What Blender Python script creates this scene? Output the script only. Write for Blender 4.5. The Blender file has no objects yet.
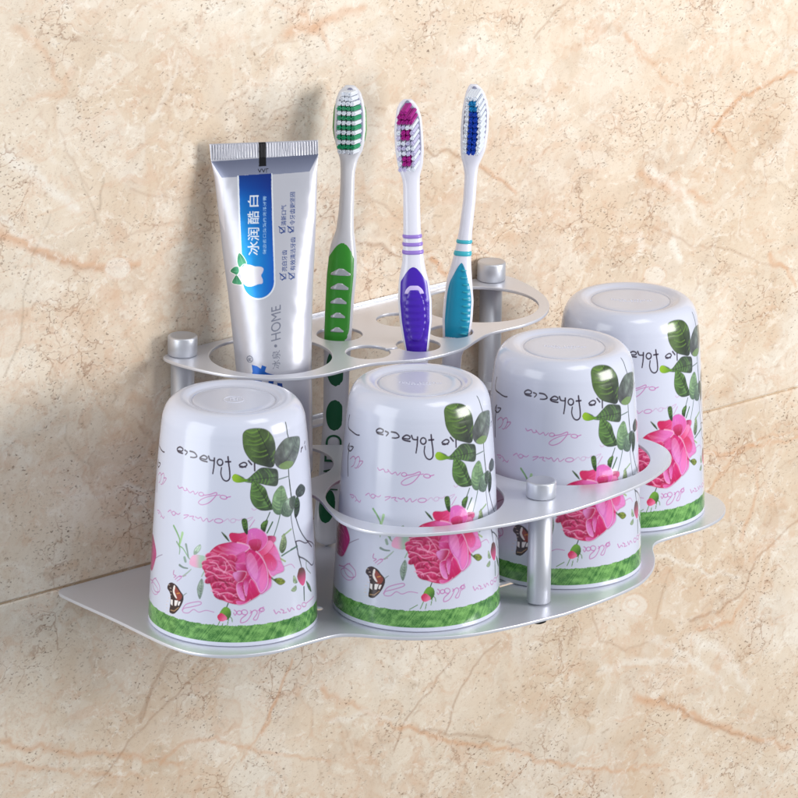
import bpy, math, random
import numpy as np
from mathutils import Vector, Matrix

random.seed(7)
rng = np.random.default_rng(11)
sc = bpy.context.scene
COL = sc.collection
sc.unit_settings.scale_length = 0.01          # one unit is one centimetre

# ------------------------------------------------------------------ camera
CAM = np.array([-159.6916, -190.0564, 88.7884])
CR = np.array([0.75956, -0.65029, 0.01406])
CU = np.array([0.19531, 0.24864, 0.94870])
CF = np.array([0.62043, 0.71785, -0.31586])
FPX = 5299.679
cd = bpy.data.cameras.new('camera')
cam = bpy.data.objects.new('camera', cd)
COL.objects.link(cam)
m = Matrix.Identity(4)
for i in range(3):
    m[i][0], m[i][1], m[i][2], m[i][3] = CR[i], CU[i], -CF[i], CAM[i]
cam.matrix_world = m
cd.sensor_width = 36.0
cd.lens = FPX / 798 * 36.0
cd.clip_start = 1.0
cd.clip_end = 5000.0
sc.camera = cam

# ------------------------------------------------------------------ world and lamps
w = bpy.data.worlds.new('World'); sc.world = w; w.use_nodes = True
bg = w.node_tree.nodes['Background']
bg.inputs[0].default_value = (0.90, 0.94, 1.0, 1); bg.inputs[1].default_value = 0.40

def area(name, loc, target, sx, sy, power, col=(1, 1, 1)):
    l = bpy.data.lights.new(name, 'AREA'); l.shape = 'RECTANGLE'; l.size = sx; l.size_y = sy
    l.energy = power; l.color = col
    o = bpy.data.objects.new(name, l); COL.objects.link(o); o.location = loc
    o.rotation_euler = (Vector(target) - Vector(loc)).to_track_quat('-Z', 'Y').to_euler()
    return o
area('key_softbox', (60, -102, 30), (12, -4, -1), 46, 46, 120000, (1.0, 0.985, 0.965))
area('top_softbox', (4, -42, 72), (2, -12, 2), 30, 24, 10500, (1.0, 0.99, 0.98))
area('side_softbox', (-75, 2, 22), (-5, -10, 6), 60, 70, 46000, (0.94, 0.97, 1.0))
sc.view_settings.view_transform = 'Standard'; sc.view_settings.look = 'None'
sc.view_settings.exposure = 0; sc.view_settings.gamma = 1
sc.cycles.use_denoising = True
sc.cycles.max_bounces = 8

# ------------------------------------------------------------------ helpers
def lin(c):
    c = np.asarray(c, dtype=np.float64) / 255.0
    return np.where(c <= 0.04045, c / 12.92, ((c + 0.055) / 1.055) ** 2.4)

def mat(name, col, rough=0.5, metal=0.0, coat=0.0, spec=0.5, trans=0.0, sss=0.0):
    m = bpy.data.materials.new(name); m.use_nodes = True
    b = m.node_tree.nodes['Principled BSDF']
    b.inputs['Base Color'].default_value = (*lin(col), 1)
    b.inputs['Roughness'].default_value = rough; b.inputs['Metallic'].default_value = metal
    b.inputs['Coat Weight'].default_value = coat; b.inputs['Coat Roughness'].default_value = 0.05
    b.inputs['Specular IOR Level'].default_value = spec
    b.inputs['Transmission Weight'].default_value = trans
    if sss:
        b.inputs['Subsurface Weight'].default_value = sss; b.inputs['Subsurface Radius'].default_value = (.5, .5, .5)
        b.inputs['Subsurface Scale'].default_value = 0.4
    return m

def attr_mat(name, rough, metal=0.0, coat=0.0, spec=0.5):
    m = mat(name, (255, 255, 255), rough, metal, coat, spec)
    nt = m.node_tree; a = nt.nodes.new('ShaderNodeVertexColor'); a.layer_name = 'print'
    nt.links.new(a.outputs['Color'], nt.nodes['Principled BSDF'].inputs['Base Color'])
    return m

def add_noise_bump(m, scale, strength, dist=0.02, detail=3):
    nt = m.node_tree; tc = nt.nodes.new('ShaderNodeTexCoord'); n = nt.nodes.new('ShaderNodeTexNoise')
    n.inputs['Scale'].default_value = scale; n.inputs['Detail'].default_value = detail
    b = nt.nodes.new('ShaderNodeBump'); b.inputs['Strength'].default_value = strength; b.inputs['Distance'].default_value = dist
    nt.links.new(tc.outputs['Object'], n.inputs['Vector']); nt.links.new(n.outputs['Fac'], b.inputs['Height'])
    nt.links.new(b.outputs['Normal'], nt.nodes['Principled BSDF'].inputs['Normal'])

def empty(name, loc, rz=0.0):
    o = bpy.data.objects.new(name, None); COL.objects.link(o); o.location = loc; o.rotation_euler = (0, 0, rz)
    o.empty_display_size = 1.0
    return o

def tag(o, label=None, cat=None, group=None, kind=None):
    if label: o['label'] = label
    if cat: o['category'] = cat
    if group: o['group'] = group
    if kind: o['kind'] = kind

def link(name, me, m, parent=None, loc=None):
    o = bpy.data.objects.new(name, me); COL.objects.link(o)
    if m is not None:
        if not me.materials: me.materials.append(m)
    if parent is not None: o.parent = parent
    if loc is not None: o.location = loc
    return o

def grid_mesh(name, V, wrap_cols=False, colors=None, smooth=True, flip=False):
    """V: rows x cols x 3 -> quad grid mesh"""
    R, C = V.shape[:2]
    idx = np.arange(R * C).reshape(R, C)
    if wrap_cols:
        a = idx[:-1, :]; b = np.roll(idx, -1, 1)[:-1, :]; c = np.roll(idx, -1, 1)[1:, :]; d = idx[1:, :]
    else:
        a = idx[:-1, :-1]; b = idx[:-1, 1:]; c = idx[1:, 1:]; d = idx[1:, :-1]
    q = np.stack([a, b, c, d] if not flip else [d, c, b, a], -1).reshape(-1, 4)
    me = bpy.data.meshes.new(name)
    me.vertices.add(R * C); me.vertices.foreach_set('co', V.reshape(-1).astype(np.float32))
    me.loops.add(q.size); me.loops.foreach_set('vertex_index', q.reshape(-1).astype(np.int32))
    me.polygons.add(len(q)); me.polygons.foreach_set('loop_start', (np.arange(len(q)) * 4).astype(np.int32))
    me.update(calc_edges=True)
    if smooth: me.polygons.foreach_set('use_smooth', np.ones(len(q), dtype=bool))
    if colors is not None:
        at = me.color_attributes.new('print', 'FLOAT_COLOR', 'POINT')
        c4 = np.ones((R * C, 4), np.float32); c4[:, :3] = colors.reshape(-1, 3)
        at.data.foreach_set('color', c4.reshape(-1))
    me.validate()
    return me

def lathe(name, prof, n=64):
    t = np.linspace(0, 2 * np.pi, n, endpoint=False)
    p = np.array(prof, float)
    V = np.stack([p[:, 0:1] * np.cos(t), p[:, 0:1] * np.sin(t), p[:, 1:2] + 0 * t], -1)
    return grid_mesh(name, V, True)

def catmull(pts, closed=True, n=8):
    p = np.array(pts, float); N = len(p); out = []
    rngi = range(N) if closed else range(N - 1)
    for i in rngi:
        if closed: a, b, c, d = p[(i - 1) % N], p[i], p[(i + 1) % N], p[(i + 2) % N]
        else: a, b, c, d = p[max(i - 1, 0)], p[i], p[i + 1], p[min(i + 2, N - 1)]
        for k in range(n):
            t = k / n
            out.append(0.5 * ((2 * b) + (-a + c) * t + (2 * a - 5 * b + 4 * c - d) * t * t + (-a + 3 * b - 3 * c + d) * t ** 3))
    if not closed: out.append(p[-1])
    return np.array(out)

def slab(name, outlines, z, th, bevel=0.02):
    """flat sheet with holes: first outline outside, rest holes"""
    cu = bpy.data.curves.new(name, 'CURVE'); cu.dimensions = '2D'; cu.fill_mode = 'BOTH'
    for o in outlines:
        s = cu.splines.new('POLY'); s.points.add(len(o) - 1); s.use_cyclic_u = True
        for i, q in enumerate(o): s.points[i].co = (q[0], q[1], 0, 1)
    cu.extrude = th / 2 - bevel; cu.bevel_depth = bevel; cu.bevel_resolution = 2; cu.offset = -bevel
    ob = bpy.data.objects.new('tmp', cu); COL.objects.link(ob)
    dg = bpy.context.evaluated_depsgraph_get()
    me = bpy.data.meshes.new_from_object(ob.evaluated_get(dg))
    bpy.data.objects.remove(ob); bpy.data.curves.remove(cu)
    me.materials.clear(); me.name = name
    me.transform(Matrix.Translation((0, 0, z - th / 2)))
    return me

def box_mesh(name, x0, x1, y0, y1, z0, z1, bevel=0.0):
    import bmesh
    bm = bmesh.new(); bmesh.ops.create_cube(bm, size=1)
    for v in bm.verts:
        v.co = ((x0 + x1) / 2 + v.co.x * (x1 - x0), (y0 + y1) / 2 + v.co.y * (y1 - y0), (z0 + z1) / 2 + v.co.z * (z1 - z0))
    if bevel: bmesh.ops.bevel(bm, geom=bm.edges[:], offset=bevel, segments=2, affect='EDGES', profile=0.5)
    me = bpy.data.meshes.new(name); bm.to_mesh(me); bm.free()
    return me

# ------------------------------------------------------------------ paint canvas (artwork printed on things)
class Canvas:
    def __init__(s, W, H, base):
        s.W, s.H = W, H; s.a = np.empty((H, W, 3), np.float32); s.a[:] = np.array(base, np.float32)
    def _box(s, P, pad=2):
        x0 = max(int(P[:, 0].min() - pad), 0); x1 = min(int(P[:, 0].max() + pad) + 1, s.W)
        y0 = max(int(P[:, 1].min() - pad), 0); y1 = min(int(P[:, 1].max() + pad) + 1, s.H)
        return x0, x1, y0, y1
    def mask(s, P, ss=2):
        x0, x1, y0, y1 = s._box(P)
        if x1 <= x0 or y1 <= y0: return None
        X = (np.arange((x1 - x0) * ss) + .5) / ss + x0; Y = (np.arange((y1 - y0) * ss) + .5) / ss + y0
        X, Y = np.meshgrid(X, Y); ins = np.zeros(X.shape, bool)
        n = len(P)
        for i in range(n):
            ax, ay = P[i]; bx, by = P[(i + 1) % n]
            if ay == by: continue
            c = ((ay > Y) != (by > Y)) & (X < (bx - ax) * (Y - ay) / (by - ay) + ax)
            ins ^= c
        M = ins.reshape(y1 - y0, ss, x1 - x0, ss).mean((1, 3)).astype(np.float32)
        return M, x0, x1, y0, y1
    def fill(s, P, col, col2=None, p0=None, p1=None, alpha=1.0, noise=0.0):
        r = s.mask(np.asarray(P, float))
        if r is None: return
        M, x0, x1, y0, y1 = r
        M = M * alpha
        if col2 is None: C = np.array(col, np.float32)[None, None]
        else:
            X, Y = np.meshgrid(np.arange(x0, x1), np.arange(y0, y1)); d = np.array(p1) - np.array(p0)
            t = ((X - p0[0]) * d[0] + (Y - p0[1]) * d[1]) / max(d @ d, 1e-6); t = np.clip(t, 0, 1)[..., None]
            t = t * t * (3 - 2 * t)
            C = (1 - t) * np.array(col, np.float32) + t * np.array(col2, np.float32)
        if noise:
            nz = rng.normal(0, noise, M.shape).astype(np.float32); nz = (nz + np.roll(nz, 1, 0) + np.roll(nz, 1, 1)) / 1.7
            C = C * (1 + nz[..., None])
        A = s.a[y0:y1, x0:x1]; A[:] = A * (1 - M[..., None]) + C * M[..., None]
    def stroke(s, P, col, w, w1=None, alpha=1.0, soft=0.7):
        P = np.asarray(P, float); n = len(P)
        if w1 is None: w1 = w
        x0, x1, y0, y1 = s._box(P, pad=max(w, w1) + 2)
        if x1 <= x0 or y1 <= y0: return
        M = np.zeros((y1 - y0, x1 - x0), np.float32)
        for i in range(n - 1):
            a, b = P[i], P[i + 1]; wi = w + (w1 - w) * i / max(n - 1, 1)
            xx0 = max(int(min(a[0], b[0]) - wi - 2), x0); xx1 = min(int(max(a[0], b[0]) + wi + 3), x1)
            yy0 = max(int(min(a[1], b[1]) - wi - 2), y0); yy1 = min(int(max(a[1], b[1]) + wi + 3), y1)
            if xx1 <= xx0 or yy1 <= yy0: continue
            X, Y = np.meshgrid(np.arange(xx0, xx1), np.arange(yy0, yy1)); d = b - a; L = max(d @ d, 1e-9)
            t = np.clip(((X - a[0]) * d[0] + (Y - a[1]) * d[1]) / L, 0, 1)
            D = np.hypot(X - a[0] - t * d[0], Y - a[1] - t * d[1])
            m_ = np.clip((wi / 2 + soft / 2 - D) / soft, 0, 1)
            S = M[yy0 - y0:yy1 - y0, xx0 - x0:xx1 - x0]; np.maximum(S, m_, out=S)
        M *= alpha; A = s.a[y0:y1, x0:x1]; A[:] = A * (1 - M[..., None]) + np.array(col, np.float32) * M[..., None]
    def sample(s, X, Y):
        X = np.clip(X, 0, s.W - 1.001); Y = np.clip(Y, 0, s.H - 1.001)
        i = X.astype(int); j = Y.astype(int); fx = (X - i)[..., None]; fy = (Y - j)[..., None]; a = s.a
        return (a[j, i] * (1 - fx) * (1 - fy) + a[j, i + 1] * fx * (1 - fy) + a[j + 1, i] * (1 - fx) * fy + a[j + 1, i + 1] * fx * fy)

def smooth_noise(H, W, cells, seed):
    r = np.random.default_rng(seed); out = np.zeros((H, W), np.float32); amp = 1.0; tot = 0
    for k in range(4):
        ch, cw = int(cells * 2 ** k) + 2, int(cells * W / H * 2 ** k) + 2
        g = r.random((ch, cw)).astype(np.float32)
        y = np.linspace(0, ch - 1.001, H); x = np.linspace(0, cw - 1.001, W)
        j = y.astype(int); i = x.astype(int); fy = (y - j)[:, None]; fx = (x - i)[None]
        fy = fy * fy * (3 - 2 * fy); fx = fx * fx * (3 - 2 * fx)
        out += amp * (g[j][:, i] * (1 - fy) * (1 - fx) + g[j][:, i + 1] * (1 - fy) * fx + g[j + 1][:, i] * fy * (1 - fx) + g[j + 1][:, i + 1] * fy * fx)
        tot += amp; amp *= .55
    return out / tot

# ------------------------------------------------------------------ the tiled wall
def wall_xz(x, y):
    d = CF + CR * (x - 399) / FPX - CU * (y - 399) / FPX
    t = -CAM[1] / d[1]; p = CAM + d * t
    return p[0], p[2]

WX0, WX1, WZ0, WZ1 = -31.0, 46.0, -36.0, 41.0
WS = 13.0                                        # canvas cells per centimetre
JOINT = 0.0
cw_, ch_ = int((WX1 - WX0) * WS), int((WZ1 - WZ0) * WS)
base_w = lin((229, 216, 197))
wc = Canvas(cw_, ch_, base_w)
n1 = smooth_noise(ch_, cw_, 7, 1)[..., None]; n2 = smooth_noise(ch_, cw_, 16, 2)[..., None]; n3 = smooth_noise(ch_, cw_, 60, 3)[..., None]
ramp = lambda v, a, b: np.clip((v - a) / (b - a), 0, 1)
wc.a += ramp(n1, .46, .66) * (lin((212, 190, 164)) - base_w) * .75
wc.a += ramp(n2, .52, .60) * (lin((233, 225, 211)) - base_w) * .75
def warped(cells, sa, sb, amp):
    f_ = smooth_noise(ch_, cw_, cells, sa); gx = smooth_noise(ch_, cw_, cells * 2, sb) - .5; gy = smooth_noise(ch_, cw_, cells * 2, sb + 1) - .5
    Yi, Xi = np.meshgrid(np.arange(ch_), np.arange(cw_), indexing='ij')
    Xs = Xi + amp * gx + .5 * (Yi - ch_ / 2); Ys = Yi * .9 + amp * gy - .35 * (Xi - cw_ / 2)
    return f_[np.clip(Ys.astype(int) % (2 * ch_), 0, 2 * ch_ - 1) % ch_ if False else np.abs((Ys.astype(int) % (2 * ch_ - 2)) - ch_ + 1), np.abs((Xs.astype(int) % (2 * cw_ - 2)) - cw_ + 1)]
for (cells, sa, amp, lev, colr, al_p, al_l) in ((3, 31, 260, .50, (211, 188, 162), .4, .0), (5, 41, 200, .56, (214, 193, 168), .5, .5), (6, 51, 220, .44, (236, 229, 216), .5, .25), (9, 61, 150, .60, (206, 168, 134), .45, .45), (12, 71, 160, .40, (237, 230, 218), .45, .3), (20, 81, 90, .63, (200, 164, 132), .4, .4)):
    f_ = warped(cells, sa, sa + 3, amp); e_ = np.clip((f_ - lev) / .012 * (1 if lev > .5 or cells == 3 else -1), 0, 1)
    fade = np.clip(1 - np.abs(f_ - lev) / .07, .25, 1)
    wc.a += (e_ * fade * al_p)[..., None] * (lin(colr) - wc.a)
    ln_ = np.clip(1 - np.abs(f_ - lev) / .0035, 0, 1) * ramp(smooth_noise(ch_, cw_, 14, sa + 7), .48, .62)
    wc.a += (ln_ * al_l)[..., None] * (lin((168, 122, 90)) - wc.a)
wc.a *= 1 - .07 * ramp(n3, .5, .8)
def wp(pts): return np.array([[(q[0] - WX0) * WS, (q[1] - WZ0) * WS] for q in (wall_xz(*p) for p in pts)])
def wiggle(P, amp, seed, step=2.0):
    P = np.asarray(P, float); r = np.random.default_rng(seed); out = []
    for i in range(len(P) - 1):
        n = max(int(np.hypot(*(P[i + 1] - P[i])) / step), 1)
        for k in range(n): out.append(P[i] + (P[i + 1] - P[i]) * k / n)
    out.append(P[-1]); out = np.array(out)
    off = r.normal(0, 1, out.shape); ker = np.array([1, 2, 3, 2, 1]) / 9.
    for a in (0, 1) if len(out) > 5 else (): off[:, a] = np.convolve(off[:, a], ker, 'same')
    return out + off * amp
brown, orange, pale, grey = lin((158, 116, 84)), lin((208, 158, 118)), lin((234, 227, 215)), lin((150, 128, 104))
veins = [  # thin veins (pixels of the survey photograph turned into wall positions)
    ([(0, 740), (60, 752), (130, 757), (185, 765)], orange, 7, .35), ([(0, 765), (60, 770), (150, 778)], orange, 5, .3),
    ([(95, 788), (130, 740), (165, 705), (200, 672), (215, 660)], brown, 1.4, .6), ([(140, 720), (150, 690), (165, 665), (185, 640)], brown, 4, .45),
    ([(262, 735), (280, 690), (292, 660)], orange, 3, .6), ([(275, 700), (262, 730), (240, 760)], orange, 2, .5),
    ([(160, 765), (180, 745), (215, 738), (260, 752), (330, 762)], orange, 3, .45), ([(320, 690), (345, 705), (370, 712), (400, 730)], orange, 6, .35),
    ([(395, 750), (405, 720), (430, 690), (455, 655)], brown, 1.4, .7), ([(445, 735), (455, 700), (475, 665), (500, 640)], brown, 1.6, .6),
    ([(400, 726), (440, 740), (500, 748), (560, 766), (620, 772), (660, 765)], orange, 5, .45), ([(420, 730), (470, 735), (520, 745)], brown, 2, .45),
    ([(640, 695), (690, 715), (740, 735), (790, 748)], orange, 10, .4), ([(660, 700), (700, 722), (760, 742)], brown, 2, .45),
    ([(705, 500), (730, 460), (760, 440), (798, 430)], orange, 4, .4), ([(740, 540), (755, 500), (758, 460)], orange, 5, .35),
    ([(690, 620), (720, 610), (745, 590), (755, 560), (798, 520)], brown, 2.2, .55), ([(700, 630), (730, 620), (748, 596)], orange, 6, .4),
    ([(590, 610), (600, 640), (625, 650), (655, 640)], brown, 1.3, .5), ([(655, 620), (662, 590), (670, 570)], brown, 1.4, .4),
    ([(0, 232), (30, 248), (70, 262), (110, 266), (140, 262)], orange, 12, .42), ([(30, 250), (80, 268), (135, 268)], brown, 3, .3),
    ([(5, 375), (20, 340), (24, 300), (35, 250), (50, 215)], grey, 1.2, .55), ([(100, 210), (102, 190), (104, 175)], grey, 1.5, .6),
    ([(98, 225), (90, 200), (80, 180)], grey, 1, .5), ([(60, 130), (66, 150), (90, 190)], brown, 1, .45),
    ([(130, 190), (150, 195), (180, 200), (205, 190)], brown, 1.2, .4), ([(215, 112), (232, 100), (248, 90)], brown, 1.4, .4),
    ([(255, 60), (275, 45), (300, 40)], brown, 1, .4), ([(285, 35), (330, 20), (365, 8)], orange, 14, .38),
    ([(300, 12), (320, 30), (330, 50)], orange, 8, .3), ([(15, 30), (40, 45), (60, 80)], orange, 10, .22),
    ([(70, 70), (60, 95), (30, 100)], orange, 8, .2), ([(535, 38), (548, 20), (556, 10), (570, 0)], brown, 1.3, .6),
    ([(420, 145), (435, 155), (450, 150), (462, 160), (478, 163), (490, 175), (512, 190)], brown, 1.6, .65),
    ([(480, 165), (500, 178), (516, 192)], orange, 3, .5), ([(425, 195), (432, 200), (436, 190), (430, 186)], brown, 1.2, .5),
    ([(370, 200), (385, 205), (395, 215), (405, 222)], brown, 1.2, .5), ([(360, 243), (380, 245), (400, 258)], brown, 3, .5),
    ([(430, 258), (440, 268), (452, 275), (448, 285)], orange, 5, .7), ([(470, 262), (480, 250), (500, 255)], orange, 2, .4),
    ([(625, 35), (640, 55), (665, 80), (680, 85)], orange, 5, .35), ([(715, 128), (730, 108), (755, 90), (798, 72)], orange, 6, .6),
    ([(712, 130), (726, 140), (735, 152)], orange, 3, .5), ([(715, 128), (728, 109), (750, 93), (790, 76)], brown, 1.3, .4),
    ([(640, 175), (665, 185), (690, 195), (712, 205)], orange, 10, .3), ([(655, 228), (690, 245), (730, 248), (760, 262), (798, 270)], brown, 1.2, .5),
    ([(770, 255), (785, 268), (798, 285)], orange, 6, .45), ([(580, 115), (600, 130), (612, 150)], brown, 1.0, .3),
    ([(705, 352), (720, 340), (730, 322), (745, 300)], orange, 2, .3), ([(700, 455), (730, 452), (760, 445), (798, 436)], orange, 5, .45),
    ([(735, 560), (730, 520), (733, 470), (740, 450)], brown, 1.0, .4), ([(20, 620), (60, 640), (100, 640)], brown, 1.0, .2),
    ([(110, 595), (125, 615), (150, 640), (160, 660)], orange, 4, .25), ([(150, 120), (165, 95), (180, 60)], pale, 6, .4),
    ([(330, 725), (360, 712), (395, 718)], pale, 5, .5), ([(5, 155), (30, 170), (60, 195), (80, 210)], pale, 14, .6),
    ([(0, 215), (20, 235), (50, 250)], pale, 6, .5), ([(120, 485), (140, 495), (155, 500)], pale, 5, .6), ([(60, 490), (90, 500), (130, 488), (160, 492)], pale, 4, .5),
    ([(640, 560), (660, 555), (700, 570), (740, 580)], pale, 5, .5), ([(600, 670), (650, 660), (700, 665)], pale, 10, .4),
    ([(690, 640), (720, 650), (750, 690)], pale, 14, .45), ([(650, 640), (690, 655), (730, 690)], pale, 8, .4),
    ([(650, 170), (680, 190), (700, 220)], pale, 12, .5), ([(640, 232), (645, 250)], pale, 10, .7), ([(672, 240), (680, 262)], pale, 10, .7)]
for k, (pts, colr, wd, al) in enumerate(veins):
    P = wiggle(wp(pts), 1.3 if wd < 4 else 2.2, 50 + k)
    if wd >= 4:
        for q, (f_, s_) in enumerate(((1.0, .35), (.6, .35), (.3, .5))): wc.stroke(wiggle(P, 2.2, k * 7 + q, 3), colr, wd * f_ * .7, wd * f_ * .3, min(al * s_ * 2.1, .9), soft=wd * .25)
    else: wc.stroke(P, colr, wd * .95, wd * .6, min(al * .95, .85), soft=1.2)
r5 = np.random.default_rng(5)
for k in range(420):                              # short dark scratches in the stone
    x, y = r5.uniform(-40, 840), r5.uniform(-40, 840); a = r5.choice([-.7, .4, 2.2]) + r5.normal(0, .3); L = r5.uniform(3, 11); P = [(x, y)]
    for q in range(3): a += r5.normal(0, .6); P.append((P[-1][0] + L / 3 * math.cos(a), P[-1][1] + L / 3 * math.sin(a)))
    wc.stroke(wiggle(wp(P), .6, k), (brown, grey)[k % 2], .8, .4, r5.uniform(.3, .8), soft=.8)
for k in range(120):                              # random hairline cracks
    x, y = r5.uniform(-40, 840), r5.uniform(-40, 840); a = r5.choice([-.6, .5, 1.2]) + r5.normal(0, .25); L = r5.uniform(15, 60)
    P = [(x, y)]
    for q in range(4): a += r5.normal(0, .3); P.append((P[-1][0] + L / 4 * math.cos(a), P[-1][1] + L / 4 * math.sin(a)))
    wc.stroke(wiggle(wp(P), 1.4, k), (brown, orange, grey)[k % 3], .8, .5, r5.uniform(.12, .45), soft=1.1)
for k in range(46):                               # pale fossils and rosy patches
    x, y = r5.uniform(-40, 840), r5.uniform(-40, 840); R_ = r5.uniform(4, 13); t = np.linspace(0, 2 * np.pi, 11)[:-1]
    rr = R_ * (1 + r5.normal(0, .22, 10)); P = catmull(wp(np.stack([x + rr * np.cos(t) * 1.3, y + rr * np.sin(t) * .9], 1)), n=4)
    wc.fill(P, pale if k % 3 else orange, alpha=r5.uniform(.12, .4) * (1 if k % 3 else .4))
for x, y, R_ in ((118, 268, 13), (635, 605, 13), (716, 60, 0), (655, 275, 11), (140, 500, 8), (633, 604, 6)):
    if R_:
        t = np.linspace(0, 2 * np.pi, 11)[:-1]; P = catmull(wp(np.stack([x + R_ * np.cos(t), y + R_ * .9 * np.sin(t)], 1)), n=4)
        wc.fill(P, pale, alpha=.6); wc.stroke(wiggle(np.vstack([P, P[:1]]), .8, 3), orange, 1.0, alpha=.35)
xs = np.concatenate([np.linspace(WX0, -21.2, 90)[:-1], np.linspace(-21.2, 35, 1020), np.linspace(35, WX1, 90)[1:]])
def wall_grid(zs, e):
    z0, z1 = zs[0], zs[-1]; X, Z = np.meshgrid(xs, zs); Y = np.zeros_like(X)
    edge = np.minimum(np.abs(Z - z0), np.abs(Z - z1)); Y += np.where(edge < e, (e - edge) ** 2 / e * 1.0, 0)
    C = wc.sample((X - WX0) * WS, (Z - WZ0) * WS)
    return np.stack([X, Y, Z], -1), C
gj = .045; ed_ = np.array([0, .02, .04, .07, .1])
Vu, Cu_ = wall_grid(np.concatenate([JOINT + gj + ed_, np.linspace(JOINT + gj + .14, 30, 540), np.linspace(30, WZ1, 80)[1:]]), .09)
Vl, Cl_ = wall_grid(np.concatenate([np.linspace(WZ0, -24.6, 90)[:-1], np.linspace(-24.6, JOINT - gj - .14, 450), JOINT - gj - ed_[::-1]]), .09)
gap = np.stack([np.stack([xs, xs * 0 + .06, xs * 0 + JOINT + d], -1) for d in (-.04, .04)])
Vw = np.concatenate([Vl, gap, Vu]); Cw = np.concatenate([Cl_, np.tile(lin((196, 170, 140)), (2, len(xs), 1)), Cu_])
wall_me = grid_mesh('wall', Vw, colors=Cw, smooth=False)
wm = attr_mat('marble_tile', 0.42, spec=0.4)
nt = wm.node_tree; N = nt.nodes; L_ = nt.links; pb = N['Principled BSDF']; vc = [n for n in N if n.type == 'VERTEX_COLOR'][0]
tc = N.new('ShaderNodeTexCoord')
def node(t, **kw):
    n = N.new(t)
    for k, v in kw.items(): setattr(n, k, v)
    return n
def pits(scale, rot, stretch, lo, hi, wscale, wlo, whi):
    mp = node('ShaderNodeMapping'); mp.inputs['Rotation'].default_value = (0, rot, 0); mp.inputs['Scale'].default_value = (scale * stretch, scale, scale)
    nz = node('ShaderNodeTexNoise'); nz.inputs['Scale'].default_value = 4.0; nz.inputs['Detail'].default_value = 2
    mixv = node('ShaderNodeVectorMath', operation='MULTIPLY_ADD'); mixv.inputs[1].default_value = (.35, .35, .35)
    L_.new(tc.outputs['Object'], nz.inputs['Vector']); L_.new(nz.outputs['Color'], mixv.inputs[0]); L_.new(tc.outputs['Object'], mixv.inputs[2])
    L_.new(mixv.outputs[0], mp.inputs['Vector'])
    v = node('ShaderNodeTexVoronoi'); v.inputs['Scale'].default_value = 1.0; L_.new(mp.outputs[0], v.inputs['Vector'])
    r = node('ShaderNodeMapRange'); r.inputs[1].default_value = lo; r.inputs[2].default_value = hi; r.inputs[3].default_value = 1; r.inputs[4].default_value = 0
    L_.new(v.outputs['Distance'], r.inputs[0])
    dn = node('ShaderNodeTexNoise'); dn.inputs['Scale'].default_value = wscale; dn.inputs['Detail'].default_value = 4
    L_.new(tc.outputs['Object'], dn.inputs['Vector'])
    r2 = node('ShaderNodeMapRange'); r2.inputs[1].default_value = wlo; r2.inputs[2].default_value = whi; L_.new(dn.outputs['Fac'], r2.inputs[0])
    mu = node('ShaderNodeMath', operation='MULTIPLY'); L_.new(r.outputs[0], mu.inputs[0]); L_.new(r2.outputs[0], mu.inputs[1])
    return mu
def mixc(prev, fac, colr, amt):
    mu = node('ShaderNodeMath', operation='MULTIPLY'); mu.inputs[1].default_value = amt; L_.new(fac, mu.inputs[0])
    mx = node('ShaderNodeMix', data_type='RGBA'); L_.new(mu.outputs[0], mx.inputs[0]); L_.new(prev, mx.inputs[6]); mx.inputs[7].default_value = (*lin(colr), 1)
    return mx.outputs[2]
pA = pits(6.2, .5, .42, .12, .27, .22, .40, .60); pB = pits(4.2, -.7, .5, .08, .22, .45, .44, .60); pC = pits(10.5, .3, .8, .10, .32, .5, .36, .60)
mott = node('ShaderNodeTexNoise'); mott.inputs['Scale'].default_value = 2.2; mott.inputs['Detail'].default_value = 8; mott.inputs['Roughness'].default_value = .7
L_.new(tc.outputs['Object'], mott.inputs['Vector'])
mr = node('ShaderNodeMapRange'); mr.inputs[1].default_value = .52; mr.inputs[2].default_value = .72; L_.new(mott.outputs['Fac'], mr.inputs[0])
c = mixc(vc.outputs['Color'], mr.outputs[0], (196, 172, 146), .36)
c = mixc(c, pC.outputs[0], (146, 118, 94), .30)
c = mixc(c, pA.outputs[0], (104, 78, 56), .72)
c = mixc(c, pB.outputs[0], (98, 70, 50), .76)
def streak(scale, rot, sx, lo, hi, detail=9):
    mp = node('ShaderNodeMapping'); mp.inputs['Rotation'].default_value = (0, rot, 0); mp.inputs['Scale'].default_value = (scale * sx, scale, scale)
    wz = node('ShaderNodeTexNoise'); wz.inputs['Scale'].default_value = .5; wz.inputs['Detail'].default_value = 5; L_.new(tc.outputs['Object'], wz.inputs['Vector'])
    mv = node('ShaderNodeVectorMath', operation='MULTIPLY_ADD'); mv.inputs[1].default_value = (3.0, 3.0, 3.0); L_.new(wz.outputs['Color'], mv.inputs[0]); L_.new(tc.outputs['Object'], mv.inputs[2]); L_.new(mv.outputs[0], mp.inputs[0])
    nz = node('ShaderNodeTexNoise'); nz.inputs['Scale'].default_value = 1.0; nz.inputs['Detail'].default_value = detail; nz.inputs['Roughness'].default_value = .72; L_.new(mp.outputs[0], nz.inputs['Vector'])
    r = node('ShaderNodeMapRange'); r.inputs[1].default_value = lo; r.inputs[2].default_value = hi; L_.new(nz.outputs['Fac'], r.inputs[0]); return r, mp
s1, _ = streak(1.0, .55, .38, .53, .62); c = mixc(c, s1.outputs[0], (210, 170, 138), .34)
s2, _ = streak(1.7, -.35, .45, .55, .63); c = mixc(c, s2.outputs[0], (244, 238, 226), .42)
s3, mp3 = streak(4.5, .5, .6, .56, .66, 6); c = mixc(c, s3.outputs[0], (176, 142, 112), .32)
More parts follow.
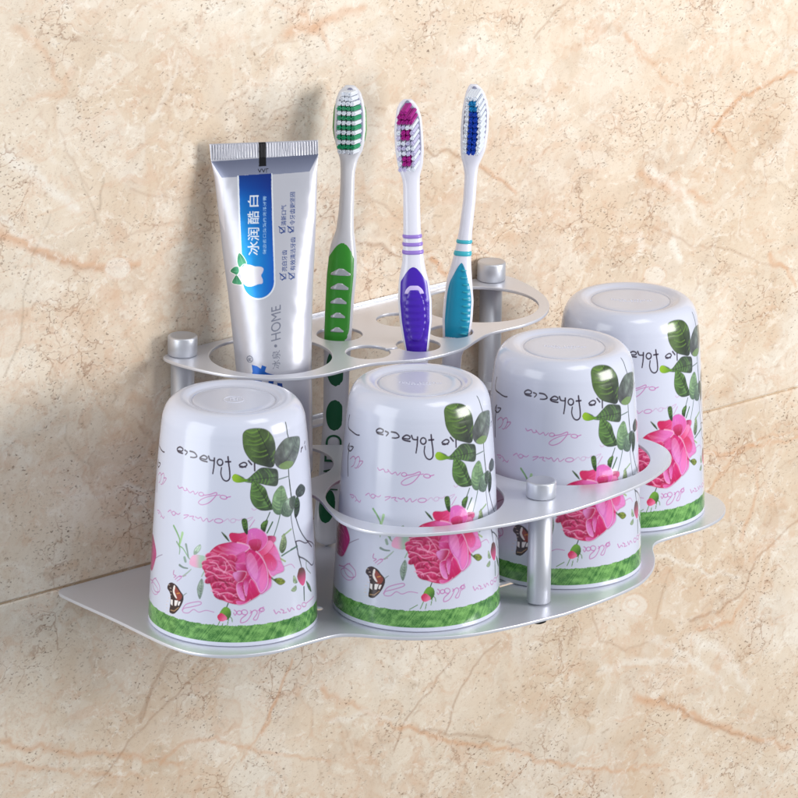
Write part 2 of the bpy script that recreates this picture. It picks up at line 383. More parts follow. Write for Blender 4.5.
ve = node('ShaderNodeTexVoronoi', feature='DISTANCE_TO_EDGE'); ve.inputs['Scale'].default_value = .16; L_.new(mp3.outputs[0], ve.inputs['Vector'])
rv = node('ShaderNodeMapRange'); rv.inputs[1].default_value = .0; rv.inputs[2].default_value = .03; rv.inputs[3].default_value = 1; rv.inputs[4].default_value = 0; L_.new(ve.outputs['Distance'], rv.inputs[0])
mk = node('ShaderNodeTexNoise'); mk.inputs['Scale'].default_value = .22; mk.inputs['Detail'].default_value = 5; L_.new(tc.outputs['Object'], mk.inputs['Vector'])
rk = node('ShaderNodeMapRange'); rk.inputs[1].default_value = .50; rk.inputs[2].default_value = .62; L_.new(mk.outputs['Fac'], rk.inputs[0])
mkv = node('ShaderNodeMath', operation='MULTIPLY'); L_.new(rv.outputs[0], mkv.inputs[0]); L_.new(rk.outputs[0], mkv.inputs[1]); c = mixc(c, mkv.outputs[0], (150, 108, 78), .6)
L_.new(c, pb.inputs['Base Color'])
bm_ = node('ShaderNodeBump', invert=True); bm_.inputs['Strength'].default_value = .25; bm_.inputs['Distance'].default_value = .03
ad = node('ShaderNodeMath', operation='ADD'); L_.new(pA.outputs[0], ad.inputs[0]); L_.new(pB.outputs[0], ad.inputs[1]); L_.new(ad.outputs[0], bm_.inputs['Height'])
L_.new(bm_.outputs[0], pb.inputs['Normal'])
wall = link('wall', wall_me, wm); tag(wall, 'cream marble tiled wall with brown veins and one joint behind the shelf', kind='structure')

# ------------------------------------------------------------------ shelf
alu = mat('brushed_aluminium', (224, 226, 234), 0.36, 0.55)
nt2 = alu.node_tree; n_ = nt2.nodes.new('ShaderNodeTexNoise'); n_.inputs['Scale'].default_value = 1.0; n_.inputs['Detail'].default_value = 6
mp_ = nt2.nodes.new('ShaderNodeMapping'); mp_.inputs['Scale'].default_value = (1.2, 14, 14); tc_ = nt2.nodes.new('ShaderNodeTexCoord')
rr_ = nt2.nodes.new('ShaderNodeMapRange'); rr_.inputs[3].default_value = .28; rr_.inputs[4].default_value = .42
nt2.links.new(tc_.outputs['Object'], mp_.inputs[0]); nt2.links.new(mp_.outputs[0], n_.inputs['Vector']); nt2.links.new(n_.outputs['Fac'], rr_.inputs[0])
nt2.links.new(rr_.outputs[0], nt2.nodes['Principled BSDF'].inputs['Roughness'])
alu_post = mat('satin_aluminium_tube', (206, 209, 217), 0.42, 0.75)
dark_screw = mat('black_screw', (26, 26, 28), 0.4, 0.6)

shelf = empty('wall_shelf', (0, -9, 0))
tag(shelf, 'silver aluminium three tier bathroom rack fixed to the marble wall, holding cups, tube and brushes', 'wall shelf')
def part(name, me, m, parent=shelf):
    o = link(name, me, m, parent)
    if parent is shelf: o.matrix_parent_inverse = Matrix.Translation((0, 9, 0))
    return o
def mirror(half):       # half outline from +x rear to centre front
    h = [tuple(p) for p in half]; l = [(-x, y) for x, y in reversed(h) if x > 1e-6]
    p = catmull([(-x, y) for x, y in reversed(h)] + [q for q in h if False], False, 6)      # centre front -> left rear, open
    q = p.copy(); q[:, 0] *= -1                                   # centre front -> right rear
    return np.concatenate([p[::-1], q[1:]])
def circle(cx, cy, r, n=56, a0=0):
    t = np.linspace(0, 2 * np.pi, n, endpoint=False) + a0
    return np.stack([cx + r * np.cos(t), cy + r * np.sin(t)], 1)
ZT, ZM = 10.60, 5.36
base_half = [(16.6, -.06), (17.0, -.35), (17.15, -1.2), (17.15, -5), (17.25, -9), (16.8, -10.9), (15.5, -12.2), (13.7, -12.8), (11.6, -12.85), (10.3, -12.95), (9.5, -13.5),
             (8.6, -14.6), (7.55, -15.6), (6.1, -16.5), (4.7, -16.95), (2.6, -17.3), (0, -17.5)]
base_o = mirror(base_half)
def slot(x0, x1, y, r, n=10):
    a = np.linspace(-np.pi / 2, np.pi / 2, n); b = a + np.pi
    return np.concatenate([np.stack([x1 + r * np.cos(a), y + r * np.sin(a)], 1), np.stack([x0 + r * np.cos(b), y + r * np.sin(b)], 1)])
part('base_plate', slab('base_plate', [base_o, slot(-1.3, 1.3, -12.75, .22), circle(-8.75, -9.7, .3, 20), circle(8.75, -9.7, .3, 20)], 0.0, .16, .03), alu)
mid_half = [(10.3, -.30), (10.55, -.5), (10.65, -1.2), (10.4, -2.6), (9.9, -4.4), (9.0, -6.1), (8.4, -7.8), (8.4, -9.2), (9.1, -10.9), (9.65, -12.6), (9.45, -14.3), (8.3, -15.8),
            (6.3, -16.85), (4.6, -17.35), (2.3, -17.75), (0, -17.95)]
win = [(-4.9, -.95), (4.9, -.95), (4.9, -2.1), (3.67, -3.21), (2.45, -4.17), (3.9, -6.3), (3.3, -7.3), (1.2, -8.0), (0, -8.2), (-1.2, -8.0), (-3.3, -7.3), (-3.9, -6.3), (-2.45, -4.17), (-3.67, -3.21), (-4.9, -2.1)]
ring_holes = [circle(s * 4.72, -12.0, 4.22, 80) for s in (-1, 1)]
tube_holes = [circle(s * 6.65, -3.55, 2.95, 64) for s in (-1, 1)]
tube_holes_mid = [circle(s * 6.75, -4.1, 2.8, 64) for s in (-1, 1)]
mid_me = slab('middle_plate', [mirror(mid_half), win] + ring_holes + tube_holes_mid, ZM, .16, .03)
part('middle_plate', mid_me, alu)
top_half = [(10.4, -.30), (10.85, -.6), (10.95, -1.5), (10.65, -3.1), (10.05, -4.7), (9.1, -6.0), (7.8, -6.95), (6.3, -7.35), (5.0, -7.35), (3.8, -7.4), (2.7, -7.8), (1.4, -8.35), (0, -8.5)]
def keyhole():           # two front holes joined by a narrow neck
    a = circle(-2.64, -6.02, 1.08, 40); b = circle(0, -6.66, 1.08, 40); d = np.array([2.64, -.64]); d /= np.hypot(*d); nrm = np.array([-d[1], d[0]])
    A = np.array([-2.64, -6.02]); B = np.array([0, -6.66]); out = []
    t0 = math.atan2(d[1], d[0]); g = .10
    for t in np.linspace(t0 + g, t0 + 2 * np.pi - g, 40): out.append(A + 1.08 * np.array([math.cos(t), math.sin(t)]))
    for t in np.linspace(t0 - np.pi + g, t0 + np.pi - g, 40): out.append(B + 1.08 * np.array([math.cos(t), math.sin(t)]))
    return np.array(out)
part('top_plate', slab('top_plate', [mirror(top_half)] + tube_holes + [keyhole(), circle(2.64, -6.02, 1.08, 44), circle(-1.89, -2.99, 1.12, 44), circle(1.89, -2.99, 1.1, 44)], ZT, .16, .03), alu)
for z, nm, xa, xb in ((ZT, 'wall_flange', -5.4, 9.0), (ZM, 'wall_flange', -6.5, 9.0)):
    part(nm, box_mesh(nm, xa, xb, -.13, -.02, z - .14, z + .16, .03), alu)
part('wall_flange', box_mesh('wall_flange', -9, 9, -.24, -.08, -1.4, -.2, .03), alu)
part('wall_lug', box_mesh('wall_lug', -9.4, 9.4, -.36, -.14, ZT - .155, ZT - .02, .02), alu)
def post(x, y, z0, zc, h=.95):
    p = part('post', lathe('post', [(0, z0), (.56, z0), (.57, z0 + .02), (.57, zc - .02), (0, zc - .02)], 48), alu_post)
    p.location = (x, y + 0, 0)
    c_ = lathe('cap', [(.0, 0), (.68, 0), (.715, .035), (.715, h - .09), (.70, h - .045), (.66, h - .012), (.60, h), (.57, h - .015), (0, h - .015)], 48)
    cp = link('cap', c_, alu_post, p); cp.location = (0, 0, zc)
    return p
for s in (-1, 1): post(s * 9.86, -.82, .09, ZT + .02)
fp = post(0, -15.66, .09, ZM + .02, .80)
# posts pass the plates: location offset is carried by matrix_parent_inverse
for s in (-1, 0, 1):
    x, y = (s * 9.86, -.82) if s else (0, -15.66)
    q = part('screw', lathe('screw', [(0, -1.02), (.26, -1.02), (.40, -.94), (.42, -.62), (.2, -.58), (.2, -.12), (.34, -.075), (0, -.075)], 24), dark_screw); q.location = (x, y, 0)

# ------------------------------------------------------------------ cup artwork
CW, CH, CZ = 2000, 870, 10.5
CX = {1: (233.0, 616.8, 21.22, 20.1, .355, 0.0), 2: (416.8, 602.6, 21.03, 19.94, .353, 14.0), 3: (561.0, 561.3, 20.57, 19.55, .345, 16.6), 4: (626.5, 505.8, 19.97, 19.03, .335, 26.5)}
prof_z = np.array([0.0, 1.0, 4.0, 7.2, 9.0, 9.6, 10.08, 10.48]); prof_r = np.array([4.0, 3.95, 3.80, 3.60, 3.45, 3.38, 3.30, 3.12])
def rad(z): return np.interp(z, prof_z, prof_r)
def art(pts, cup=1):
    """measured artwork points -> canvas coordinates on the unrolled cup wall"""
    cx, y0, sc_, zs, se, phi = CX[cup]; P = np.atleast_2d(np.array(pts, float)); out = []
    for x, y in P:
        z = 5.0
        for _ in range(8):
            r = float(rad(z)); k_ = sc_ + .027 * z; s_ = max(-.985, min(.985, (x - cx - .1 * (z - 5) * (cup > 1) * 3) / (k_ * r))); th = math.asin(s_); z = (y0 + k_ * (se - .0036 * z) * r * math.cos(th) - y) / zs
        th -= math.radians(phi)
        out.append(((th + math.pi) / (2 * math.pi) * CW, z / CZ * CH))
    return np.array(out)
def zoomed(x0, y0, k, cup=1):
    return lambda pts: art([(x0 + p[0] / k, y0 + p[1] / k) for p in pts], cup)
cc = Canvas(CW, CH, lin((205, 209, 225)))
BAND = []
G = lambda *c: lin(c)
# green grass band
def band():
    zz = lambda z: z / CZ * CH
    X = np.arange(CW); Y = np.arange(int(zz(.24)), int(zz(1.12)))
    top = zz(1.04) + 1.2 * np.sin(X / 9.) + rng.normal(0, .8, CW)
    n = smooth_noise(len(Y), CW, 3, 21); n2_ = np.repeat(np.random.default_rng(4).random((1, CW)), len(Y), 0); sh = np.zeros((len(Y), CW))
    for i in range(len(Y)): sh[i] = np.roll(n2_[0], int(i * .7))
    t = np.clip((n - .5) * 1.5 + .42 + (sh - .5) * .75, 0, 1)[..., None]
    C = (1 - t) * G(44, 104, 44) + t * G(132, 186, 104)
    M = np.clip(top[None] - Y[:, None], 0, 1)[..., None]
    BAND.append((Y, C, M))
band()
pink_ink, pink_dk, ink = G(190, 92, 168), G(180, 76, 150), G(36, 14, 40)
def pen(Z, strokes, colr, w=2.6, a=.9, smooth=True):
    for s_ in strokes:
        P = Z(s_); P = catmull(P, False, 6) if smooth and len(P) > 2 else P
        cc.stroke(P, colr, w * 1.75, w * 1.35, a, soft=1.6)
def loop(cx, cy, rx, ry, rot=0, a0=0, a1=6.6, n=14):
    t = np.linspace(a0, a1, n); c_, s_ = math.cos(rot), math.sin(rot)
    return [(cx + rx * math.cos(q) * c_ - ry * math.sin(q) * s_, cy + rx * math.cos(q) * s_ + ry * math.sin(q) * c_) for q in t]
Z3_ = zoomed(490, 380, 7.98, 3)
Z3 = lambda pts: Z3_(pts) - np.array([0, .46 / CZ * CH])
pen(Z3, [[(325, 138), (285, 130), (274, 108), (300, 92), (328, 104), (318, 122), (282, 120)], [(345, 112), (368, 124), (352, 146)],
         [(392, 115), (430, 122), (452, 148), (430, 160), (398, 160)], [(536, 182), (492, 174), (478, 158), (508, 136), (536, 148), (526, 164), (484, 160)],
         [(548, 138), (560, 165), (590, 168)], [(594, 148), (592, 205), (583, 268)], loop(638, 176, 21, 24),
         [(697, 128), (703, 180), (711, 235), (712, 290), (690, 314), (662, 302), (646, 262), (650, 215)], [(680, 168), (716, 164)],
         [(50, 0), (40, 50), (42, 95), (70, 120), (110, 145), (135, 148)], [(50, 215), (38, 250), (60, 270), (85, 240), (60, 235)], [(50, 235), (40, 330), (42, 460)]], ink, 3.9, .97)
pen(Z3, [[(60, 330), (85, 310), (105, 330), (90, 375), (70, 390)], [(100, 330), (130, 310), (140, 345), (115, 395), (98, 395)], [(135, 345), (165, 345), (150, 370), (125, 395)]], pink_dk, 2.4, .75)
pen(Z3, [[(285, 390), (300, 408), (330, 398), (345, 420), (370, 415), (365, 400), (395, 432), (425, 418), (440, 440), (465, 420)],
         loop(492, 434, 20, 14), [(510, 440), (560, 430), (610, 410), (612, 430), (560, 490), (500, 515), (470, 500), (500, 470), (570, 440), (640, 425)],
         loop(668, 440, 26, 14, .1), [(690, 440), (720, 430)]], pink_ink, 2.4, .8)
pen(Z3, [[(190, 600), (215, 585), (225, 605)], loop(248, 606, 17, 15), [(265, 600), (290, 610), (310, 598)], [(345, 610), (385, 605), (368, 622), (345, 635)],
         [(395, 615), (430, 610), (420, 628), (440, 640)], [(445, 612), (470, 622), (490, 612), (510, 640), (540, 615), (555, 640), (590, 618)], loop(632, 625, 32, 16, -.1),
         [(60, 600), (90, 605), (85, 625), (70, 615)], [(100, 610), (115, 635), (105, 650)], [(120, 640), (140, 655), (150, 640)]], pink_ink, 2.4, .75)
Zb = zoomed(205, 590, 6.65)
pen(Zb, [[(195, 130), (210, 145), (200, 165), (190, 150)], loop(228, 148, 16, 13), loop(262, 145, 20, 16, .3), [(270, 165), (240, 190), (240, 215), (280, 200), (310, 150), (300, 135)],
         [(300, 150), (330, 130), (345, 150), (320, 190), (345, 190), (365, 120)], loop(375, 128, 16, 12), [(455, 130), (470, 155), (485, 140), (500, 150)],
         [(500, 125), (520, 135), (515, 150), (540, 145)], [(545, 120), (560, 140), (570, 115), (590, 130)], loop(620, 112, 14, 14), loop(655, 95, 14, 14), [(670, 85), (690, 70), (720, 40)]], pink_ink, 2.6, .75)
Zl = zoomed(145, 575, 11.4)
pen(Zl, [[(430, 400), (480, 330), (620, 300), (640, 330), (540, 360), (450, 380), (440, 420), (500, 430), (560, 390), (620, 420), (700, 400), (790, 420)], [(60, 100), (95, 85), (145, 150), (150, 210), (110, 220), (75, 160), (65, 110)],
         [(350, 50), (400, 10), (420, 30), (370, 70)], [(400, 20), (470, 5)]], pink_ink, 2.4, .7)
Zg = zoomed(195, 520, 7.98)
pen(Zg, [[(500, 720), (545, 690), (520, 740)], [(430, 60), (470, 0)], [(700, 370), (760, 350), (790, 380)]], pink_ink, 2.4, .6)
pen(lambda P: Z3(P) + np.array([270, 8]), [[(190, 600), (215, 585), (225, 605)], loop(248, 606, 17, 15), [(265, 600), (290, 610), (310, 598)], [(345, 610), (385, 605), (368, 622), (345, 635)]], pink_ink, 2.2, .4)
pen(lambda P: Z3(P) + np.array([330, -60]), [[(285, 390), (300, 408), (330, 398), (345, 420), (370, 415), (365, 400), (395, 432), (425, 418), (440, 440), (465, 420)], loop(492, 434, 20, 14)], pink_ink, 2.2, .4)

def veined(P, tip, stem, dark, light, n=6, edge=None, a=1.0):
    """a leaf: outline P, running tip -> stem"""
    tip, stem = np.array(tip, float), np.array(stem, float); d = stem - tip; L = np.hypot(*d); d /= L; nr = np.array([-d[1], d[0]])
    light, dark = np.array(light), np.array(dark); cc.fill(P, light * .38 + dark * .5, dark * .8, tip, tip + d * L * .7 + nr * L * .4, alpha=a, noise=.06)
    cx_ = P.mean(0); wid = np.abs((P - cx_) @ nr).max() * .9
    mid_c = tuple(np.array(dark) * .55); vl = tuple(light * .95)
    M = cc.mask(P)
    if M is None: return
    bx = (max(M[3] - 90, 0), M[4] + 90, max(M[1] - 90, 0), M[2] + 90); keep = cc.a[bx[0]:bx[1], bx[2]:bx[3]].copy(); MM = np.zeros(keep.shape[:2], np.float32); MM[M[3] - bx[0]:M[4] - bx[0], M[1] - bx[2]:M[2] - bx[2]] = M[0]
    lv = np.random.default_rng(int(L * 13) % 9973)
    reg = cc.a[M[3]:M[4], M[1]:M[2]]; nzm = smooth_noise(reg.shape[0], reg.shape[1], 3, int(L * 7) % 997) if min(reg.shape[:2]) > 8 else np.full(reg.shape[:2], .5, np.float32)
    reg *= 1 + (M[0] * (nzm - .5) * 1.5)[..., None]; reg += (M[0] * np.clip(nzm - .58, 0, 1) * 1.6)[..., None] * light * .8
    for i in range(n + 2):
        q = tip + d * L * (.04 + .94 * i / (n + 2))
        for s_ in (-1, 1):
            e = q + nr * wid * s_ * 1.05 - d * L * (.20 + lv.normal(0, .02)); mpt = (q + e) / 2 + d * L * .05
            c1 = catmull([q, mpt, e + nr * lv.normal(0, .05) * L], False, 4)
            if lv.random() < .25: continue
            cc.stroke(c1 + d * L * .035, tuple(np.array(dark) * .55), L * .05, L * .03, .22, soft=5.)
            cc.stroke(c1 - d * L * .012, vl, L * .022 + 1.5, 1.5, lv.uniform(.25, .75), soft=3.0)
            if s_ * (1 if i % 2 else -1) > 0: cc.stroke(c1[3:] - d * L * .03, vl, L * .03, 1.0, lv.uniform(.1, .45), soft=5.)
    cc.stroke([tip, (tip + stem) / 2 + nr * L * .02, stem], mid_c, max(L * .022, 1.6), max(L * .035, 2.2), .85, soft=1.6)
    B = cc.a[bx[0]:bx[1], bx[2]:bx[3]]; B[:] = keep * (1 - MM[..., None]) + B * MM[..., None]
    cc.stroke(np.vstack([P, P[:1]]), mid_c, 2.2, 2.2, .7, soft=1.8)
Zt = zoomed(235, 420, 8.87)
def leaf(Z, pts, tip, stem, dark, light, n=6, a=1.0): veined(catmull(Z(pts), True, 6), Z([tip])[0], Z([stem])[0], dark, light, n, a=a)
stemc = G(58, 70, 66)
Zs = zoomed(255, 480, 11.4)
pen(Zt, [[(38, 422), (62, 426), (96, 410), (90, 390), (64, 386), (32, 410), (88, 426)], [(112, 370), (140, 402)], [(165, 385), (167, 455)], [(580, 270), (575, 290)], [(610, 200), (608, 215)], [(612, 238), (618, 268)], [(590, 248), (578, 262)]], ink, 4.0, .95)
# stems behind the leaves
for Z, pts, w_, colr in ((Zt, [(435, 35), (450, 120), (462, 170), (470, 300), (465, 430), (470, 520), (478, 600), (490, 690)], 4.2, stemc),
                         (Zs, [(380, 0), (395, 120), (410, 250), (400, 400), (420, 550), (450, 700), (470, 790)], 3.0, stemc),
                         (Zs, [(455, 430), (500, 560), (560, 660), (640, 760)], 4.2, G(40, 46, 50)), (Zs, [(450, 700), (500, 690), (560, 715), (590, 710)], 3.6, G(60, 40, 56)),
                         (Zs, [(160, 370), (120, 460), (60, 545)], 3.4, G(70, 90, 76)), (Zs, [(275, 400), (250, 500), (205, 640)], 3.4, G(86, 110, 96)),
                         (Zs, [(190, 480), (130, 600)], 4.5, G(60, 96, 60)), (Zs, [(300, 640), (400, 560)], 5, G(140, 166, 120)), (Zs, [(470, 750), (400, 790)], 4, G(70, 100, 90)),
                         (Zt, [(380, 530), (430, 515), (460, 505)], 3.2, G(90, 110, 100))):
    P = Z(pts); cc.stroke(catmull(P, False, 6) if len(P) > 2 else P, colr, w_ * 1.5, w_ * 1.2, .95, soft=1.6)
D1, L1 = G(58, 66, 62), G(112, 150, 62)
leaf(Zt, [(60, 160), (75, 115), (120, 92), (200, 85), (270, 100), (320, 150), (345, 220), (350, 300), (345, 380), (320, 425), (250, 415), (160, 385), (105, 330), (70, 260)], (190, 95), (330, 420), D1, L1, 7)
leaf(Zt, [(560, 160), (565, 230), (545, 320), (500, 410), (450, 440), (390, 435), (350, 400), (340, 330), (370, 250), (430, 180), (500, 158)], (545, 165), (400, 425), G(104, 108, 110), G(110, 130, 112), 7)
cc.fill(catmull(Zt([(380, 410), (450, 370), (510, 380), (470, 435), (410, 440)]), True, 5), G(140, 178, 92), alpha=.45)
leaf(Zt, [(0, 490), (60, 510), (100, 530), (170, 470), (230, 430), (320, 435), (365, 450), (375, 520), (360, 585), (280, 582), (200, 565), (120, 560), (60, 550), (0, 555)], (95, 540), (365, 510), G(74, 86, 76), G(104, 150, 70), 6)
cc.fill(catmull(Zt([(-30, 510), (-10, 485), (20, 492), (70, 525), (110, 530), (80, 552), (20, 560), (-20, 545)]), True, 5), G(146, 186, 44), G(96, 140, 40), Zt([(-20, 500)])[0], Zt([(90, 545)])[0])
leaf(Zt, [(150, 545), (200, 565), (260, 610), (290, 690), (330, 780), (300, 800), (220, 800), (160, 760), (130, 690), (135, 600)], (165, 555), (310, 795), G(58, 76, 58), G(120, 168, 80), 6)
leaf(Zs, [(285, 70), (320, 90), (350, 180), (370, 250), (340, 340), (270, 395), (210, 370), (185, 290), (200, 180), (240, 110)], (290, 75), (270, 385), G(110, 140, 112), G(150, 186, 130), 6)
leaf(Zs, [(330, 250), (400, 200), (440, 230), (430, 330), (380, 415), (300, 400), (290, 330)], (420, 210), (310, 400), G(96, 116, 104), G(130, 160, 130), 5)
leaf(Zs, [(510, 50), (560, 90), (545, 160), (490, 195), (455, 170), (460, 110)], (540, 70), (460, 190), G(50, 56, 56), G(84, 100, 90), 4)
leaf(Zs, [(470, 190), (500, 260), (490, 370), (450, 430), (435, 350), (445, 250)], (475, 190), (455, 430), G(30, 42, 36), G(80, 110, 70), 4)
leaf(Zs, [(400, 200), (450, 190), (440, 300), (410, 330), (380, 270)], (440, 195), (405, 320), G(56, 66, 60), G(90, 110, 96), 4)
leaf(Zs, [(320, 610), (350, 690), (340, 780), (300, 830), (270, 780), (290, 680)], (320, 620), (300, 820), G(110, 130, 100), G(170, 186, 140), 5)
leaf(Zs, [(100, 470), (120, 520), (100, 600), (60, 560), (70, 500)], (110, 480), (70, 590), G(60, 90, 56), G(110, 150, 84), 3)
# right-hand bud and twigs
Zr = zoomed(265, 540, 13.3)
for pts, w_, colr in (([(400, 20), (420, 120), (440, 210), (500, 240), (560, 280), (620, 330), (650, 240), (640, 60), (540, 0)], 4, G(46, 44, 52)), ([(440, 210), (460, 290), (480, 370)], 4, G(50, 56, 50)),
                      ([(540, 270), (545, 370), (600, 440)], 3, G(80, 110, 70)), ([(510, 620), (512, 700), (515, 800)], 5, G(40, 60, 40)), ([(215, 205), (300, 150), (420, 80)], 4.5, G(80, 110, 90)),
                      ([(80, 500), (130, 540), (180, 560)], 4, G(80, 100, 60)), ([(190, 240), (260, 280)], 4, G(150, 170, 110))):
    P = Zr(pts); cc.stroke(catmull(P, False, 5) if len(P) > 2 else P, colr, w_ * 1.7, w_ * 1.1, .9, soft=1.6)
cc.fill(catmull(Zr([(450, 370), (500, 360), (530, 420), (530, 520), (500, 600), (450, 560), (420, 490), (430, 420)]), True, 6), G(96, 66, 60), G(206, 80, 130), Zr([(480, 380)])[0], Zr([(490, 580)])[0])
leaf(Zr, [(540, 540), (590, 600), (610, 680), (570, 640)], (545, 545), (605, 675), G(60, 90, 60), G(120, 150, 100), 3)
leaf(Zr, [(370, 470), (400, 500), (420, 560), (370, 560)], (375, 480), (400, 560), G(120, 150, 100), G(170, 190, 140), 3, .8)
leaf(Zr, [(340, 660), (400, 600), (410, 650), (380, 680)], (345, 665), (405, 620), G(120, 150, 100), G(170, 190, 140), 3, .8)
leaf(Zr, [(110, 520), (200, 500), (260, 550), (190, 590)], (250, 550), (120, 525), G(90, 110, 50), G(170, 180, 70), 3)
# left-hand sprigs
Zk = zoomed(145, 520, 11.4)
for pts, w_, colr in (([(330, 70), (370, 150), (400, 230), (395, 290), (440, 330), (500, 430)], 5, G(96, 160, 60)), ([(430, 150), (415, 220), (400, 280)], 7, G(150, 196, 120)), ([(365, 250), (400, 320), (395, 390)], 4, G(110, 150, 96)),
                      ([(470, 280), (485, 350), (500, 430)], 6, G(104, 130, 110)), ([(400, 515), (440, 540), (490, 550)], 6, G(96, 120, 104)), ([(455, 430), (465, 470)], 7, G(120, 150, 126)),
                      ([(440, 640), (500, 590), (530, 560)], 4, G(150, 170, 150)), ([(500, 430), (540, 470)], 3, G(130, 150, 130)), ([(650, 640), (680, 580)], 3, G(140, 170, 140))):
    P = Zk(pts); cc.stroke(catmull(P, False, 5) if len(P) > 2 else P, colr, w_ * 1.7, w_ * .8, .85, soft=1.8)
leaf(Zk, [(630, 280), (635, 330), (590, 385), (560, 390), (570, 330)], (630, 285), (560, 388), G(150, 186, 150), G(196, 216, 190), 4, .8)
cc.fill(catmull(Zk([(510, 490), (540, 410), (610, 395), (700, 420), (690, 500), (640, 545), (560, 530)]), True, 6), G(232, 170, 200), G(160, 190, 170), Zk([(560, 450)])[0], Zk([(650, 460)])[0])
leaf(Zl, [(650, 40), (670, 130), (630, 270), (600, 150)], (650, 45), (630, 265), G(120, 146, 126), G(176, 196, 176), 5, .85)
# butterfly
cc.fill(catmull(Zl([(315, 85), (370, 120), (410, 180), (445, 235), (440, 300), (400, 380), (340, 440), (290, 425), (290, 370), (300, 280), (290, 200), (262, 150), (275, 100)]), True, 5), G(50, 30, 34))
cc.fill(catmull(Zl([(350, 130), (400, 190), (430, 240), (400, 290), (360, 270), (340, 200)]), True, 5), G(140, 60, 50))
cc.fill(catmull(Zl([(335, 120), (352, 130), (345, 190), (372, 262), (350, 250), (325, 190)]), True, 4), G(240, 230, 224))
for q in ([(345, 285), (385, 290), (365, 350), (345, 350)], [(305, 275), (325, 285), (322, 350), (302, 330)], [(390, 300), (415, 300), (395, 350), (380, 340)]): cc.fill(Zl(q), G(240, 232, 230))
for q in range(9):
    t = q / 8; x = 285 + 25 * math.sin(t * 6) - 5; y = 110 + 300 * t; cc.stroke(Zl([(x - 8, y), (x + 8, y + 4)]), G(216, 196, 180), 2.2, 2.2, .85)
cc.stroke(Zl([(300, 400), (340, 410), (390, 370)]), G(190, 150, 110), 3.5, 3, .8, soft=2); cc.stroke(Zl([(370, 210), (400, 205)]), G(220, 150, 70), 4, 3, .8, soft=2)
cc.stroke(Zl([(440, 235), (465, 215), (480, 205)]), G(110, 130, 120), 4, 2, .8)
# small bud under the rose
cc.stroke(Zb([(155, 85), (145, 110)]), G(50, 70, 50), 4, 4)
for q in ([(150, 150), (180, 190), (182, 210)], [(100, 205), (80, 250)], [(60, 225), (10, 250)], [(120, 220), (112, 255)], [(165, 150), (150, 230)]): cc.stroke(Zb(q), G(96, 140, 70), 3.5, 2, .9)
cc.fill(catmull(Zb([(100, 150), (130, 110), (165, 120), (175, 160), (150, 195), (110, 185)]), True, 6), G(110, 160, 60), G(70, 110, 50), Zb([(130, 130)])[0], Zb([(165, 170)])[0], noise=.08)
cc.fill(catmull(Zb([(85, 170), (110, 150), (140, 170), (148, 190), (120, 205), (95, 200)]), True, 6), G(206, 50, 96), G(236, 120, 160), Zb([(95, 170)])[0], Zb([(140, 200)])[0], noise=.08)

def petal(Z, pts, ca, cb, pa, pb_, edge=None, ew=2.2, ea=.8, shade=.3):
    P = catmull(Z(pts), True, 7); ca, cb = np.array(ca) * np.array([.90, .72, .86]), np.array(cb) * np.array([.90, .72, .86])
    cc.stroke(np.vstack([P, P[:1]]) + np.array([1.5, -1.5]), G(120, 20, 56), 3.5, 3.5, shade, soft=4)
    cc.fill(P, ca, cb, Z([pa])[0], Z([pb_])[0], noise=.035)
    r__ = cc.mask(P)
    if r__ is not None:
        bx = (max(r__[3] - 90, 0), r__[4] + 90, max(r__[1] - 90, 0), r__[2] + 90); keep = cc.a[bx[0]:bx[1], bx[2]:bx[3]].copy(); M = np.zeros(keep.shape[:2], np.float32); M[r__[3] - bx[0]:r__[4] - bx[0], r__[1] - bx[2]:r__[2] - bx[2]] = r__[0]; A0, B0 = Z([pa])[0], Z([pb_])[0]; dd = B0 - A0; nn = np.array([-dd[1], dd[0]]); ext = np.ptp(P, 0).max()
        pr = np.random.default_rng(int(abs(P[0, 0] * 31 + P[0, 1] * 7)) % 99991); dl = max(np.hypot(*dd), 1e-6)
        for q in range(int(6 + ext / 9)):
            o_ = nn / dl * pr.uniform(-.5, .5) * ext; st = A0 + o_ + dd * pr.uniform(-.5, .5); ln = dd / dl * ext * pr.uniform(.25, .7)
            cc.stroke(catmull([st, st + ln / 2 + nn / dl * ext * pr.normal(0, .05), st + ln], False, 3), G(244, 170, 214) if q % 3 == 0 else G(150, 16, 70), ext * .035, ext * .01, pr.uniform(.06, .22), soft=5.)
        B = cc.a[bx[0]:bx[1], bx[2]:bx[3]]; B[:] = keep * (1 - M[..., None]) + B * M[..., None]
    if edge is not None:
        er = np.random.default_rng(int(abs(P[0, 0] * 17)) % 9999); k0 = er.integers(len(P)); Pr = np.roll(P, -k0, 0)
        cc.stroke(Pr[:int(len(P) * .62)], edge, ew * 2.2, ew * .7, ea * .75, soft=3.2); cc.stroke(Pr[int(len(P) * .6):], G(150, 20, 76), ew * .8, ew * 2.0, .3, soft=4.5)
